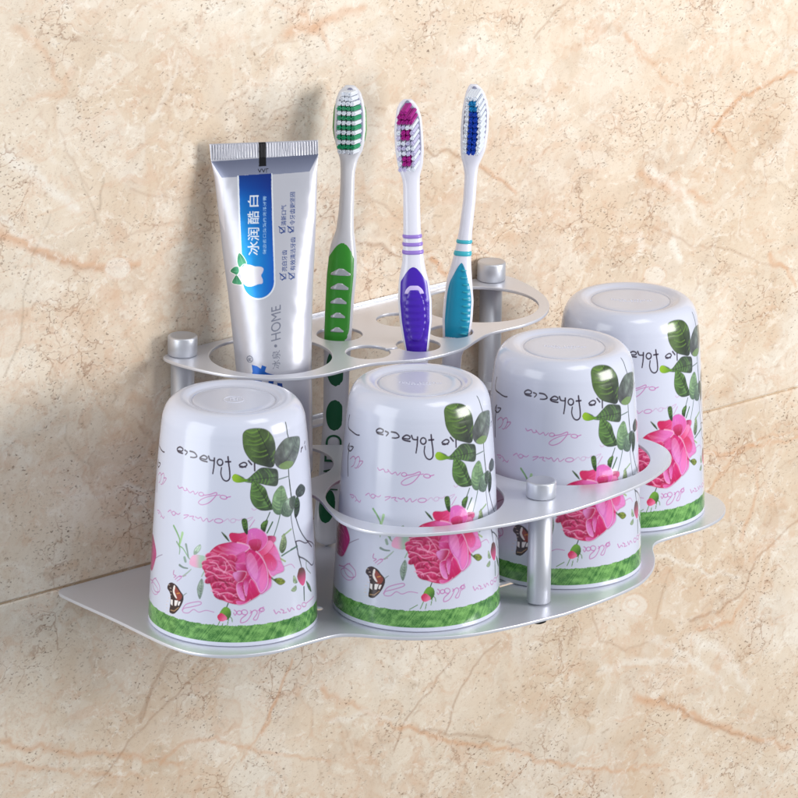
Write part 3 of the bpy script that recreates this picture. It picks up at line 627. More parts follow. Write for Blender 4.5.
def rose(Z):
    lil = G(230, 150, 206)
    petal(Z, [(75, 390), (110, 270), (180, 200), (280, 175), (410, 150), (500, 160), (600, 190), (640, 300), (610, 440), (575, 520), (520, 580), (440, 640), (340, 670), (210, 630), (150, 570), (110, 470)], G(214, 52, 98), G(214, 60, 120), (100, 400), (600, 400))
    petal(Z, [(530, 240), (600, 170), (650, 230), (680, 320), (705, 395), (650, 425), (600, 440), (560, 330)], G(230, 100, 150), lil, (540, 280), (660, 330), G(244, 190, 226), 2, .7)
    petal(Z, [(540, 270), (600, 270), (650, 340), (620, 400), (575, 380)], G(214, 66, 110), G(230, 110, 170), (600, 280), (620, 400))
    petal(Z, [(560, 480), (600, 460), (605, 520), (570, 560), (520, 585)], G(230, 90, 160), lil, (560, 480), (590, 530))
    petal(Z, [(560, 150), (575, 125), (632, 128), (636, 165), (590, 190)], G(170, 50, 100), G(214, 110, 150), (580, 130), (620, 180))
    petal(Z, [(500, 250), (510, 195), (590, 160), (620, 190), (590, 240), (540, 280)], G(224, 80, 130), G(238, 150, 190), (510, 240), (600, 190))
    petal(Z, [(405, 185), (405, 120), (435, 72), (500, 68), (560, 110), (572, 170), (530, 230), (480, 250), (430, 225)], G(222, 120, 196), G(226, 110, 176), (450, 80), (500, 220), G(240, 180, 226), 2, .6)
    petal(Z, [(425, 170), (470, 150), (520, 160), (520, 215), (485, 250), (440, 220)], G(176, 36, 80), G(210, 70, 130), (470, 230), (470, 150))
    petal(Z, [(272, 130), (285, 102), (350, 105), (405, 100), (412, 140), (400, 185), (340, 190), (295, 172)], G(206, 40, 96), G(220, 70, 130), (320, 150), (400, 110), G(236, 120, 160), 2, .6)
    petal(Z, [(105, 290), (150, 225), (220, 190), (300, 177), (380, 187), (432, 217), (380, 262), (300, 287), (220, 277), (150, 292)], G(204, 34, 90), G(232, 130, 196), (200, 200), (360, 250), G(246, 196, 222), 2.4, .8)
    petal(Z, [(210, 282), (300, 290), (395, 252), (402, 345), (320, 348), (262, 318)], G(222, 90, 160), G(206, 60, 130), (380, 270), (270, 320), G(240, 170, 210), 2, .6)
    petal(Z, [(290, 350), (400, 350), (410, 410), (330, 420), (300, 400)], G(226, 110, 180), G(190, 40, 110), (300, 350), (390, 410), G(236, 150, 200), 2, .5)
    # ruffled heart on the left: rows of folded inner petals
    r_ = np.random.default_rng(3)
    for row, (y0_, n) in enumerate(((305, 4), (345, 5), (390, 5), (430, 5), (475, 5), (520, 5), (565, 4), (605, 3))):
        xl = 78 + max(0, (row - 2)) * 20 + (18 if row == 0 else 0)
        for k in range(n):
            cx_ = xl + 25 + k * (225 / n) + r_.normal(0, 7); cy_ = y0_ + r_.normal(0, 7); w_ = 40 + r_.uniform(0, 14); h_ = 22 + r_.uniform(0, 8); tl = r_.normal(.25, .3)
            pts = [(cx_ + w_ * math.cos(t) * math.cos(tl) - h_ * math.sin(t) * math.sin(tl), cy_ + w_ * math.cos(t) * math.sin(tl) + h_ * math.sin(t) * math.cos(tl)) for t in np.linspace(0, 2 * np.pi, 9)[:-1]]
            dk = r_.uniform(0, 1)
            petal(Z, pts, tuple(G(224, 70, 126) * (1 - .2 * dk)), tuple(G(186, 26, 84) * (1 - .25 * dk)), (cx_, cy_ - h_), (cx_, cy_ + h_), None, shade=.35)
            e = catmull(Z([pts[5], pts[6], pts[7]] if k % 2 else [pts[4], pts[5], pts[6], pts[7]]), False, 6); cc.stroke(e, G(240, 140, 180), 4.2, 2.0, .6, soft=3.5)
    for q in ([(80, 305), (150, 288), (215, 292), (262, 335), (302, 395)], [(88, 402), (150, 425), (200, 462), (280, 452)], [(120, 335), (170, 345), (195, 385), (260, 432)], [(130, 562), (182, 572), (200, 602)],
              [(180, 590), (262, 578), (332, 612)], [(230, 420), (250, 380), (235, 330)], [(230, 600), (262, 640), (300, 650)], [(150, 380), (200, 400), (262, 420), (300, 440)]):
        cc.stroke(catmull(Z(q), False, 6), G(244, 160, 196), 4.6, 2.6, .75, soft=3)
    for q in ([(190, 470), (240, 492), (262, 530)], [(240, 500), (280, 520)], [(205, 520), (235, 545)], [(150, 450), (170, 480)]): cc.stroke(catmull(Z(q), False, 5) if len(q) > 2 else Z(q), G(110, 20, 44), 5, 3, .7, soft=3)
    petal(Z, [(300, 425), (345, 405), (405, 412), (395, 455), (355, 495), (325, 480)], G(232, 160, 214), G(180, 44, 90), (310, 430), (385, 450), G(240, 190, 226), 2, .6)
    petal(Z, [(335, 505), (385, 490), (378, 540), (400, 632), (362, 625), (335, 570)], G(236, 150, 210), G(204, 50, 120), (340, 560), (385, 530), G(246, 190, 224), 2, .7)
    petal(Z, [(390, 485), (442, 442), (436, 520), (410, 602), (392, 560)], G(230, 130, 196), G(196, 40, 110), (395, 540), (436, 480), G(244, 180, 220), 2, .7)
    petal(Z, [(442, 470), (500, 540), (520, 580), (470, 620), (420, 632), (414, 600)], G(220, 50, 126), G(200, 30, 96), (430, 500), (480, 620), G(240, 160, 206), 2, .6)
    petal(Z, [(330, 640), (400, 645), (440, 632), (400, 662), (345, 672)], G(232, 120, 180), G(214, 70, 140), (340, 640), (420, 660), G(244, 180, 214), 2, .6)
    petal(Z, [(405, 262), (440, 235), (500, 262), (548, 330), (575, 420), (572, 520), (520, 577), (480, 495), (430, 432), (402, 350)], G(228, 136, 204), G(210, 40, 118), (420, 420), (510, 300), G(246, 196, 232), 2.4, .8, shade=.6)
    cc.fill(catmull(Z([(420, 270), (450, 262), (490, 330), (500, 420), (480, 470), (440, 410), (412, 340)]), True, 6), G(238, 170, 222), alpha=.3)
    cc.fill(catmull(Z([(540, 350), (568, 420), (564, 500), (530, 560), (510, 480)]), True, 6), G(240, 120, 180), alpha=.5)
    leafy = [([(370, 0), (410, 0), (415, 110), (385, 80)], (385, 0), (412, 110)), ([(210, 95), (250, 130), (272, 170), (240, 140)], (212, 98), (270, 168)), ([(520, 40), (565, 0), (575, 20), (545, 90)], (560, 5), (545, 88))]
    for p_, a_, b_ in leafy: leaf(Z, p_, a_, b_, G(44, 70, 40), G(110, 150, 70), 3)
rose(Zg)
# the next rose of the pattern, round the side, and its leaves
Z2r_ = zoomed(330, 520, 7.98, 2)
Z2r = lambda pts: Z2r_(pts) - np.array([0, .34 / CZ * CH])
petal(Z2r, [(55, 60), (90, 0), (130, 60), (158, 150), (140, 220), (100, 290), (60, 270), (20, 240), (30, 140)], G(130, 40, 90), G(190, 70, 130), (60, 80), (140, 200), None)
for q in ([(70, 60), (110, 120), (120, 220)], [(60, 120), (90, 200), (85, 270)], [(100, 60), (140, 150)]): cc.stroke(Z2r(q), G(220, 120, 170), 2.4, 1.5, .6, soft=1.5)
pen(Z2r, [[(150, 190), (190, 170), (230, 155)]], G(120, 90, 120), 2.2, .7)
pen(Z2r, [[(70, 360), (110, 370), (150, 350), (200, 400), (200, 450), (150, 450), (115, 400), (120, 365), (160, 345)], [(350, 270), (345, 300), (370, 310), (350, 325)]], pink_dk, 2.8, .7)
def lighten(a0, a1):   # rest of the pattern: roses repeat round the back too
    for off in (-150, 120):
        Zo = lambda pts, o=off: Zg(pts) + np.array([o / 360 * CW, 0])
        rose(Zo)
lighten(0, 0)

# ------------------------------------------------------------------ cups
NC = 1000
th = np.linspace(-np.pi, np.pi, NC, endpoint=False)
side_z = np.linspace(.10, 9.55, 410)
def cup_colors(shift):
    full = cc.sample(Xc, Yc - shift / CZ * CH)
    Yb, Cb, Mb = BAND[0]; fy = np.clip(Yc - Yb[0], 0, len(Yb) - 1).astype(int); fx = np.clip(Xc, 0, CW - 1).astype(int)
    inb = ((Yc >= Yb[0]) & (Yc < Yb[-1]))[..., None] * Mb[fy, fx]
    low = np.clip((Yb[0] - Yc), 0, 1)[..., None]; full = full * (1 - low) + lin((205, 209, 225)) * low
    return full * (1 - inb) + Cb[fy, fx] * inb
side = [(float(rad(z)), float(z)) for z in side_z]
rim = [(3.30, 9.2), (3.55, 6.0), (3.78, .6), (3.84, .06), (3.90, .0), (3.96, .015), (4.0, .05)]
topz = catmull([(3.385, 9.57), (3.36, 9.75), (3.30, 10.08), (3.12, 10.48), (2.82, 10.76), (2.52, 10.84), (2.30, 10.80), (2.12, 10.72), (2.0, 10.70)], False, 16)
disc = [(1.965, 10.66), (1.94, 10.655), (1.915, 10.70), (1.88, 10.715), (1.5, 10.715), (1.0, 10.715), (.5, 10.715), (.02, 10.715)]
prof = np.array(rim + side + [tuple(q) for q in topz] + disc)
Vc = np.stack([prof[:, 0:1] * np.cos(th), prof[:, 0:1] * np.sin(th), prof[:, 1:2] + 0 * th], -1)
zz = prof[:, 1]
Cc = np.empty(Vc.shape, np.float32); Cc[:] = lin((205, 209, 225))
rows = slice(len(rim), len(rim) + len(side))
Yc, Xc = np.meshgrid(side_z / CZ * CH, (th + np.pi) / (2 * np.pi) * CW, indexing='ij')
tz = topz[:, 1]; nt_ = int((tz < 10.74).cumprod().sum()); r2_ = slice(len(rim) + len(side), len(rim) + len(side) + nt_)
X1, Y1 = Xc, Yc; Y2, X2 = np.meshgrid(tz[:nt_] / CZ * CH, (th + np.pi) / (2 * np.pi) * CW, indexing='ij'); cup_meshes = []
for sh_ in (0.0, .24, .28, .10):
    Xc, Yc = X1, Y1; Cc[rows] = cup_colors(sh_); Xc, Yc = X2, Y2; Cc[r2_] = cup_colors(sh_)
    cup_meshes.append(grid_mesh('cup_body', Vc, True, Cc))
glaze = attr_mat('printed_melamine', 0.2, coat=.3)
glaze.node_tree.nodes['Principled BSDF'].inputs['Coat Roughness'].default_value = .09
relief = mat('moulded_melamine', (226, 228, 242), .3)
def emblem_mesh(kind):
    import bmesh
    bm = bmesh.new()
    def bar(x, y, lx, ly, rz=0):
        r_ = bmesh.ops.create_cube(bm, size=1, matrix=Matrix.Translation((x, y, .0)) @ Matrix.Rotation(rz, 4, 'Z') @ Matrix.Diagonal((lx, ly, .02, 1)))
    if kind == 0:
        for k in range(40):
            a = k / 40 * 2 * math.pi; bar(.46 * math.cos(a), .46 * math.sin(a), .045, .08, a)
        for x, y, lx, ly in ((-.16, 0, .04, .36), (.16, 0, .04, .36), (0, .02, .04, .34), (-.08, .1, .12, .035), (.08, -.08, .12, .035), (0, .24, .2, .035)): bar(x, y, lx, ly)
    else:
        r_ = np.random.default_rng(8)
        for k in range(13):
            x = -.96 + k * .16
            if k in (5,): continue
            bar(x, 0, .025, .15); bar(x + .05, r_.choice([-.06, 0, .06]), .08, .025)
            if k % 2: bar(x + .09, 0, .025, .15)
        for k in range(8): bar(-.5 + k * .14, -.24, .09, .03)
    me = bpy.data.meshes.new('base_mark'); bm.to_mesh(me); bm.free(); return me
az = [38.96, 41.07, 42.71, 43.44]; phis = [0, 14.0, 16.6, 26.5]
cpos = [(-12.6, -8.13), (-4.59, -12.06), (4.59, -12.06), (12.6, -8.13)]
clabels = ['leftmost upside-down floral cup on the base plate, nearest the rack\'s left tip',
           'upside-down floral cup inside the left ring, between the toothpaste side and the front post',
           'upside-down floral cup inside the right ring, just behind the front post',
           'farthest right upside-down floral cup, against the pale wall at the rack\'s right end']
marks = [emblem_mesh(0), emblem_mesh(1)]
for i, (x, y) in enumerate(cpos):
    a = math.radians(az[i]); rot = math.atan2(-math.cos(a), -math.sin(a)) + math.radians(phis[i])
    t = empty('cup', (x, y, .005), rot); tag(t, clabels[i], 'cup', 'rose printed white cups turned upside down on the rack')
    t.scale = (1, 1, (1.008, 1.027, 1.024, 1.008)[i])
    link('cup_body', cup_meshes[i], glaze, t)
    k = link('base_mark', marks[0 if i == 0 else 1], relief, t); k.location = (0, 0, 10.722); k.rotation_euler = (0, 0, -rot - a)

# ------------------------------------------------------------------ point helpers for leaning things
def on_plane(x, y, Y):
    d = CF + CR * (x - 399) / FPX - CU * (y - 399) / FPX
    t = (Y - CAM[1]) / d[1]; return CAM + d * t
AZ = math.radians(40.8)
HR = np.array([math.cos(AZ), -math.sin(AZ), 0.0])            # sideways direction of the brushes and tube
PXC = 20.75                                                    # surveyed pixels per centimetre near the wall

def loft(name, rows, n=28, power=2.3, closed=True):
    """rows: (centre, half width, half depth, side dir, front dir)"""
    t = np.linspace(0, 2 * np.pi, n, endpoint=False); ct, st = np.cos(t), np.sin(t)
    ex = np.sign(ct) * np.abs(ct) ** (2 / power); ey = np.sign(st) * np.abs(st) ** (2 / power)
    V = []
    for (c_, a_, b_, s_, f_) in rows: V.append(c_[None] + ex[:, None] * a_ * s_[None] + ey[:, None] * b_ * f_[None])
    V = np.array(V); c0, c1 = V[0].mean(0), V[-1].mean(0)
    V = np.concatenate([np.repeat(c0[None, None], n, 1), V, np.repeat(c1[None, None], n, 1)])
    return grid_mesh(name, V, True)

# ------------------------------------------------------------------ toothbrushes
def brush(label, spine, outline, depth, mats, grip, rings, lower, head, turn=0.0):
    """spine: [(y, x, Y)] survey points; outline: [(y, left, right)]"""
    sp = np.array(spine, float); ol = np.array(outline, float)
    ys = sp[:, 0]
    def centre(y):
        l, r = np.interp(y, ol[:, 0], ol[:, 1]), np.interp(y, ol[:, 0], ol[:, 2])
        return on_plane((l + r) / 2, y, np.interp(y, ys, sp[:, 1]))
    def halfw(y): return (np.interp(y, ol[:, 0], ol[:, 2]) - np.interp(y, ol[:, 0], ol[:, 1])) / 2 / PXC
    y_top, y_bot = ol[0, 0], ol[-1, 0]
    ax = centre(y_top) - centre(y_bot); ax /= np.linalg.norm(ax)
    side_ = HR - ax * (HR @ ax); side_ /= np.linalg.norm(side_); front = np.cross(side_, ax); 
    if front @ CF > 0: front = -front
    ct_, st_ = math.cos(turn), math.sin(turn)
    Sd = side_ * ct_ + front * st_; Fr = front * ct_ - side_ * st_
    root = empty('toothbrush', tuple(centre(y_bot))); tag(root, label, 'toothbrush', 'toothbrushes standing in the top plate')
    inv = Matrix.Translation(-Vector(root.location))
    def add(name, me, m, parent=root):
        me.transform(inv); return link(name, me, m, parent)
    dep = lambda y: np.interp(y, [d[0] for d in depth], [d[1] for d in depth])
    yy = np.unique(np.concatenate([np.linspace(y_top, y_top + 16, 14), np.linspace(y_top + 16, y_bot, 110)]))
    rows = []
    for y in yy:
        k = min(1, math.sqrt(max(y - y_top, 0) / 5 + .004)); kb = min(1, math.sqrt(max(y_bot - y, 0) / 5 + .004))
        rows.append((centre(y), max(halfw(y) * kb, .01), max(dep(y) * k * kb, .01), Sd, Fr))
    hd = add('handle', loft('handle', rows, 30), mats['body'])
    # rubber grip: front shell proud of the handle
    def shell(name, y0, y1, wf, lift, m, tmax=1.25, shape=None, parent=root, off=0.0, n=26, rib=None, rows_n=70, ramp=6):
        V = []
        for y in np.linspace(y0, y1, rows_n):
            t = (y - y0) / (y1 - y0); a_ = halfw(y) * wf; sh = shape(t) if shape else 1.0
            tt = np.linspace(-tmax, tmax, n) ; x_ = np.sin(tt) * a_ * sh / math.sin(tmax) * (1 if tmax < 1.5 else 1)
            full = halfw(y) + .001; u = np.clip(np.abs(x_) / full, 0, .999); dz = dep(y) * (1 - u ** 2.3) ** (1 / 2.3) + lift * np.minimum(1, ramp * min(t, 1 - t) + .0) * np.cos(tt * .9) ** .3
            if rib: dz = dz + rib(t, np.sin(tt))
            c_ = centre(y); V.append(c_[None] + (x_ + off * full)[:, None] * Sd + dz[:, None] * Fr)
        return add(name, grid_mesh(name, np.array(V)), m, parent)
    g = grip(shell, hd)
    for (y, wpx, m_) in rings:
        rr = []
        for q in np.linspace(-1, 1, 9):
            k = math.sqrt(max(1 - q * q, 0)); yq = y + q * wpx / 2
            rr.append((centre(yq), halfw(yq) + .05 * k - .02, dep(yq) + .07 * k - .02, Sd, Fr))
        add('grip_ring', loft('grip_ring', rr, 30), m_)
    lower(shell, centre, halfw, dep, Sd, Fr, add, hd)
    # bristles
    import bmesh
    groups = {}
    hw = lambda y: halfw(y)
    for (y, u, mname, L, r_, tx, ty) in head:
        bm = groups.setdefault(mname, bmesh.new())
        c_ = centre(y) + Sd * u * hw(y) * .78 + Fr * (dep(y) - .02)
        dirv = Fr + Sd * tx + ax * ty; dirv /= np.linalg.norm(dirv)
        q = Vector(dirv).to_track_quat('Z', 'Y').to_matrix().to_4x4()
        for s_ in range(7):
            a = s_ * 1.0472; o_ = (Sd * math.cos(a) + ax * math.sin(a)) * r_ * .62 * (s_ > 0)
            LL = L * (1 + random.uniform(-.05, .05))
            mt = Matrix.Translation(Vector(c_ + o_ + dirv * LL / 2)) @ q
            bmesh.ops.create_cone(bm, cap_ends=True, segments=6, radius1=r_ * .34, radius2=r_ * .36, depth=LL, matrix=mt)
    # added bed under the tufts, shade of the gaps painted as grey
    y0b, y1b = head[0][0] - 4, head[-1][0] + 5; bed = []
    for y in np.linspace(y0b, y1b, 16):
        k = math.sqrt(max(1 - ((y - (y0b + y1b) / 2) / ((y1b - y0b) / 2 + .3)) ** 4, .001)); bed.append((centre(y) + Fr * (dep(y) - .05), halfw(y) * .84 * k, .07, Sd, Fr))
    add('shaded_bristle_bed', loft('shaded_bristle_bed', bed, 24), mats.get('bed', grey_bed), hd)
    for mname, bm in groups.items():
        me = bpy.data.meshes.new('bristles'); bm.to_mesh(me); bm.free()
        o = add('bristles', me, mats[mname]); o['label'] = mname.replace('_', ' ')
    return root, centre, halfw, dep, Sd, Fr, add

white_pl = mat('white_brush_plastic', (226, 226, 238), .22, coat=.4, sss=.15)
grey_pl = mat('pearl_grey_brush_plastic', (214, 215, 222), .28, coat=.3)
br_white = mat('white_bristle', (222, 228, 238), .45); br_green = mat('green_bristle', (0, 146, 98), .42); br_mag = mat('magenta_bristle', (166, 26, 136), .42)
br_lil = mat('lilac_bristle', (196, 192, 222), .45); br_blue = mat('blue_bristle', (18, 66, 178), .42); br_cyan = mat('cyan_bristle', (20, 130, 190), .45)
green_r = mat('green_rubber', (52, 150, 40), .35); dkgreen = mat('dark_green_print', (0, 88, 52), .4); silver = mat('silver_inlay', (196, 200, 206), .25, .5)
purple_r = mat('purple_rubber', (66, 28, 170), .24); lilac_r = mat('lilac_rubber', (150, 122, 206), .35); teal_r = mat('teal_rubber', (4, 140, 176), .3); teal_l = mat('light_teal_rubber', (60, 178, 196), .35)
lilac_in = mat('lilac_inlay', (206, 190, 238), .3); rim_green = mat('translucent_green_rim', (70, 160, 36), .2, trans=.35)
no_lower = lambda *a: None
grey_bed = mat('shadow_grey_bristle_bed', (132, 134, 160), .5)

# green brush
def green_grip(shell, hd):
    shp = lambda t: min(1, math.sqrt(max(t, 0) * 7 + .02)) * .98
    g = shell('grip', 242, 344, .93, .05, green_r, shape=shp, off=-.06)
    for k in range(5):
        yc = 270.5 + k * 14.6 - k * .25; w_ = .66 - .05 * k
        def chev(t, k=k): return 1.0
        s_ = shell('grip_inlay', yc - 4.4 + .35 * k, yc + 4.4 - .3 * k, w_, .085, silver, shape=lambda t: (.10 + .90 * min(1, t * 1.55)), off=-.06, parent=root_ref(g), rows_n=14)
    return g
def root_ref(g): return g
def green_lower(shell, centre, halfw, dep, Sd, Fr, add, hd):
    def oval(yc, hh, ww, m_, off=0.0):
        shell('handle_print', yc - hh, yc + hh, ww, .012, m_, shape=lambda t: math.sqrt(max(1 - (2 * t - 1) ** 2, 0.0004)), rows_n=24, off=off, parent=hd)
    for yc, hh, ww in ((366, 19, .74), (414, 15.5, .72), (505, 17, .66)): oval(yc, hh, ww, dkgreen, -.05)
    # raised letters running down the handle
    for ch, yc, hh in (('D', 440, 8.5), ('E', 456, 6), ('A', 470, 6), ('N', 484, 6)):
        me = text_mesh(ch, 1.0)
        c_ = centre(yc); ax = np.cross(Fr, Sd); up = -Sd; ri = ax if ax[2] > 0 else -ax
        co = np.empty(len(me.vertices) * 3, np.float32); me.vertices.foreach_get('co', co); co = co.reshape(-1, 3)
        s_ = hh * 2 / PXC / max(np.ptp(co[:, 0]), .2) * .8; s2 = .78 / max(np.ptp(co[:, 1]), .2)
        cx_ = co.mean(0); x_ = (co[:, 0] - (co[:, 0].min() + co[:, 0].max()) / 2) * s_; y_ = (co[:, 1] - (co[:, 1].min() + co[:, 1].max()) / 2) * s2
        P = c_[None] + x_[:, None] * ri + y_[:, None] * up + (dep(yc) + .02) * Fr
        me.vertices.foreach_set('co', P.astype(np.float32).reshape(-1)); add('handle_print', me, dkgreen)
def text_mesh(s, size=1.0, bold=0.0):
    cu = bpy.data.curves.new('t', 'FONT'); cu.body = s; cu.size = size; cu.offset = bold; cu.resolution_u = 6
    ob = bpy.data.objects.new('t', cu); COL.objects.link(ob); dg = bpy.context.evaluated_depsgraph_get(); dg.update()
    me = bpy.data.meshes.new_from_object(ob.evaluated_get(dg)); bpy.data.objects.remove(ob); bpy.data.curves.remove(cu); me.materials.clear()
    return me

gh = []
for r_i, y in enumerate(np.linspace(91.5, 149, 13)):
    cname = 'green_bristle' if r_i in (3, 5, 6, 8, 10, 11) and r_i % 2 or r_i in (6, 10) and False else 'white_bristle'
    if r_i in (3, 5, 7, 9, 11): cname = 'green_bristle'
    for u in ((-.6, -.2, .2, .6) if r_i > 1 else (-.35, .1, .5)):
        gh.append((y, u * .98 + .22, cname, .9, .118, -.36, -.04))
M_g = {'body': grey_pl, 'green_bristle': br_green, 'white_bristle': br_white}
gb = brush('green and white toothbrush standing between the toothpaste tube and the purple brush',
      [(85, -1.35), (150, -1.8), (335, -2.95), (545, -3.35)],
      [(85, 346, 354), (88, 342.5, 358), (92, 339, 361), (100, 336, 363.5), (110, 334.5, 365.5), (130, 333.5, 365.8), (142, 335, 364.5), (150, 337, 362.5), (160, 340, 357.5), (172, 340.5, 355), (190, 340, 354.5), (212, 338.5, 354),
       (230, 336, 354), (245, 330.5, 355.8), (257, 328.5, 357), (275, 326.5, 356.5), (300, 325.2, 354), (330, 324, 352), (375, 323.5, 349.5), (420, 323, 348), (470, 319, 344), (520, 313.5, 338.5), (546, 315.5, 337)],
      [(85, .16), (150, .2), (165, .27), (230, .36), (260, .52), (340, .5), (420, .38), (545, .32)], M_g, green_grip, [], green_lower, gh, turn=0.0)
# green rim round the middle of the head
root, centre, halfw, dep, Sd, Fr, add = gb
rr = []
for y in np.linspace(103, 143, 12):
    k = math.sqrt(max(1 - ((y - 123) / 20.5) ** 2, .001)); rr.append((centre(y) - Fr * .02, halfw(y) + .07 * k - .02, .14, Sd, Fr))
add('head_rim', loft('head_rim', rr, 30), rim_green)
rr = []
for y in np.linspace(235, 345, 30): rr.append((centre(y) - Fr * .05, halfw(y) + .005, dep(y) * .9, Sd, Fr))
add('handle_side', loft('handle_side', rr, 30), white_pl)

# purple brush
def purple_grip(shell, hd):
    shp = lambda t: min(1, math.sqrt(max(t, 0) * 6 + .01)) * (1 - .05 * t)
    g = shell('grip', 265.5, 352, .88, .06, purple_r, shape=shp, rib=lambda t, u: .012 * np.sin(t * 70) * (np.abs(u) < .7) * (.3 < t < .95))
    arc = []
    V = []
    c0, R_ = 291.0, 1.0
    for q in np.linspace(-1, 1, 24):
        pass
    root_c = g
    shell('grip_inlay', 282.5, 292.5, .60, .12, lilac_in, shape=lambda t: math.sqrt(max(1 - (1 - t) ** 2, .01)), parent=g, rows_n=18)
    shell('thumb_pad', 286.0, 340, .60, .17, purple_r, shape=lambda t: math.sqrt(max(1 - (2 * t - 1) ** 2, .0004)) ** .8, parent=g, rows_n=60, ramp=25, rib=lambda t, u: .015 * np.sin(t * 50))
    return g
ph = []
for r_i, y in enumerate(np.linspace(104, 161, 12)):
    for u in ((-.62, -.2, .2, .62) if r_i else (-.25, .2)):
        inner = abs(u) < .5; cname = 'magenta_bristle' if (r_i in (1, 2, 0) or (r_i in (4, 5) and inner) or (r_i in (9, 10) and inner)) else ('lilac_bristle' if (r_i + int(u > 0)) % 2 else 'white_bristle')
        ph.append((y, u + .18, cname, .8, .11, -.36, -.34))
brush('purple and white toothbrush standing in the front middle hole',
      [(99, -5.4), (352, -6.62), (560, -7.0)],
      [(99, 404, 411), (102, 400, 414.5), (108, 397, 418.5), (118, 395.5, 421.5), (130, 394.2, 422.7), (150, 395.2, 423.8), (165, 397.7, 422.8), (175, 401, 420), (182, 403, 419.7), (205, 403.2, 420), (230, 403.2, 420.8), (250, 402.7, 423),
       (262, 402.2, 424.3), (272, 400.2, 426.3), (282, 398.6, 429.2), (300, 397.8, 431.7), (320, 399.5, 432), (335, 402, 430.2), (350, 405, 428.5), (400, 404, 427), (556, 404, 426)],
      [(99, .15), (170, .18), (190, .26), (262, .36), (300, .5), (350, .42), (556, .3)], {'body': white_pl, 'magenta_bristle': br_mag, 'lilac_bristle': br_lil, 'white_bristle': br_white}, purple_grip,
      [(235.5, 4.2, lilac_r), (243.3, 4.2, lilac_r), (251.2, 4.6, lilac_r)], no_lower, ph, turn=0.0)
# teal brush
def teal_grip(shell, hd):
    shp = lambda t: max(.02, math.sin(min(t * 2.2, 1.0) * math.pi / 2) ** .62) * (1 - .04 * t)
    g = shell('grip', 261.5, 337, .86, .06, teal_r, shape=shp, rib=lambda t, u: .035 * np.abs(np.sin(t * 42)) * (u > .1) * np.clip((u - .1) * 2, 0, 1))
    for k in range(10):
        y = 268 + k * 7.0
        shell('grip_rib', y, y + 1.6, .25, .11, teal_l, shape=lambda t: math.sqrt(max(1 - (2 * t - 1) ** 2, .01)), off=.5 if k > 1 else .3, parent=g, rows_n=6, n=8)
    return g
thd = []
for r_i, y in enumerate(np.linspace(90, 144, 11)):
    for u in (-.66, -.22, .22, .66):
        outer = abs(u) > .5; cname = 'white_bristle' if outer or r_i == 0 else ('cyan_bristle' if r_i < 3 else 'blue_bristle')
        thd.append((y, u * .95 + .22, cname, .8, .115, -.36, -.5))
brush('teal and white toothbrush with blue bristles beside the right rear post',
      [(84, -4.8), (335, -5.98), (560, -6.4)],
      [(84, 470.5, 477), (87, 468, 481), (92, 466, 484.5), (100, 464, 487.5), (112, 462, 489.3), (130, 460.5, 488.5), (148, 460.3, 486), (158, 461, 482), (165, 463, 478.5), (175, 464.5, 477.3), (200, 463, 475.7), (230, 459, 472.5), (250, 455, 471.3),
       (265, 451, 471.3), (280, 446.5, 472.3), (300, 443.8, 473.8), (320, 442, 472.6), (337, 442.5, 470), (355, 442, 462), (370, 441, 461), (556, 436, 456)],
      [(84, .15), (160, .18), (180, .26), (250, .36), (300, .5), (340, .42), (556, .3)], {'body': white_pl, 'blue_bristle': br_blue, 'cyan_bristle': br_cyan, 'white_bristle': br_white}, teal_grip,
      [(241, 4.2, teal_l), (252.6, 5.6, teal_l)], no_lower, thd, turn=0.0)

# ------------------------------------------------------------------ toothpaste tube
TS = 6                                             # canvas cells per surveyed pixel
TX0, TY0, TX1, TY1 = 200, 134, 330, 405
tcv = Canvas((TX1 - TX0) * TS, (TY1 - TY0) * TS, lin((200, 201, 211)))
TP = lambda pts: np.array([((x - TX0) * TS, (y - TY0) * TS) for x, y in pts], float)
A_ = tcv.a
tcv.fill(TP([(211, 159.5), (318, 156), (316, 162), (309.2, 172.4), (222, 175.2), (213, 164)]), lin((112, 118, 142)), lin((140, 146, 170)), TP([(262, 158)])[0], TP([(262, 175)])[0])  # foil slope under the crimp, its dark reflection put into the colour
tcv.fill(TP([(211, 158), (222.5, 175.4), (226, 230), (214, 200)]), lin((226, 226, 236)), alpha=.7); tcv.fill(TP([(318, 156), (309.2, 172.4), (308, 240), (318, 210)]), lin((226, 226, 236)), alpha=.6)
for q in range(80):  # crimp teeth: lit and shaded sides painted as light and dark stripes
    xq = 211.5 + q * 1.33; tcv.stroke(TP([(xq, 143.5), (xq, 158 - (xq - 211) * .02)]), lin((110, 112, 128) if q % 2 else (236, 236, 242)), 3.4, 3.4, .8, soft=1.5)
# blue panel with rounded lower end and a light outline
def panel(g=0.0):
    arc = [(259.4 + (15.3 + g) * math.cos(t), 277.5 + (15.6 + g) * math.sin(t)) for t in np.linspace(.05, math.pi - .05, 22)]
    return TP([(239.5 - g, 173.5), (271.5 + g * .6, 172.5), (272.5 + g, 215), (274.3 + g, 262)] + arc + [(243.2 - g, 262), (241 - g, 215)])
tcv.fill(panel(1.5), lin((240, 246, 252)))
r_ = tcv.mask(panel(0)); M, x0, x1, y0, y1 = r_
X, Y = np.meshgrid(np.arange(x0, x1) / TS + TX0, np.arange(y0, y1) / TS + TY0)
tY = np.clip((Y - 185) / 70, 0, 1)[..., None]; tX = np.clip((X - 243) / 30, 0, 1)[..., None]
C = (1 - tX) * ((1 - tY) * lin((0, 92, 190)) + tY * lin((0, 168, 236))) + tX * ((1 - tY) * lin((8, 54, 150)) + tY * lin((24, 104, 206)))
dk = np.clip((196 - Y) / 22, 0, 1)[..., None]; C = C * (1 - dk * .75) + dk * .75 * lin((10, 40, 120))
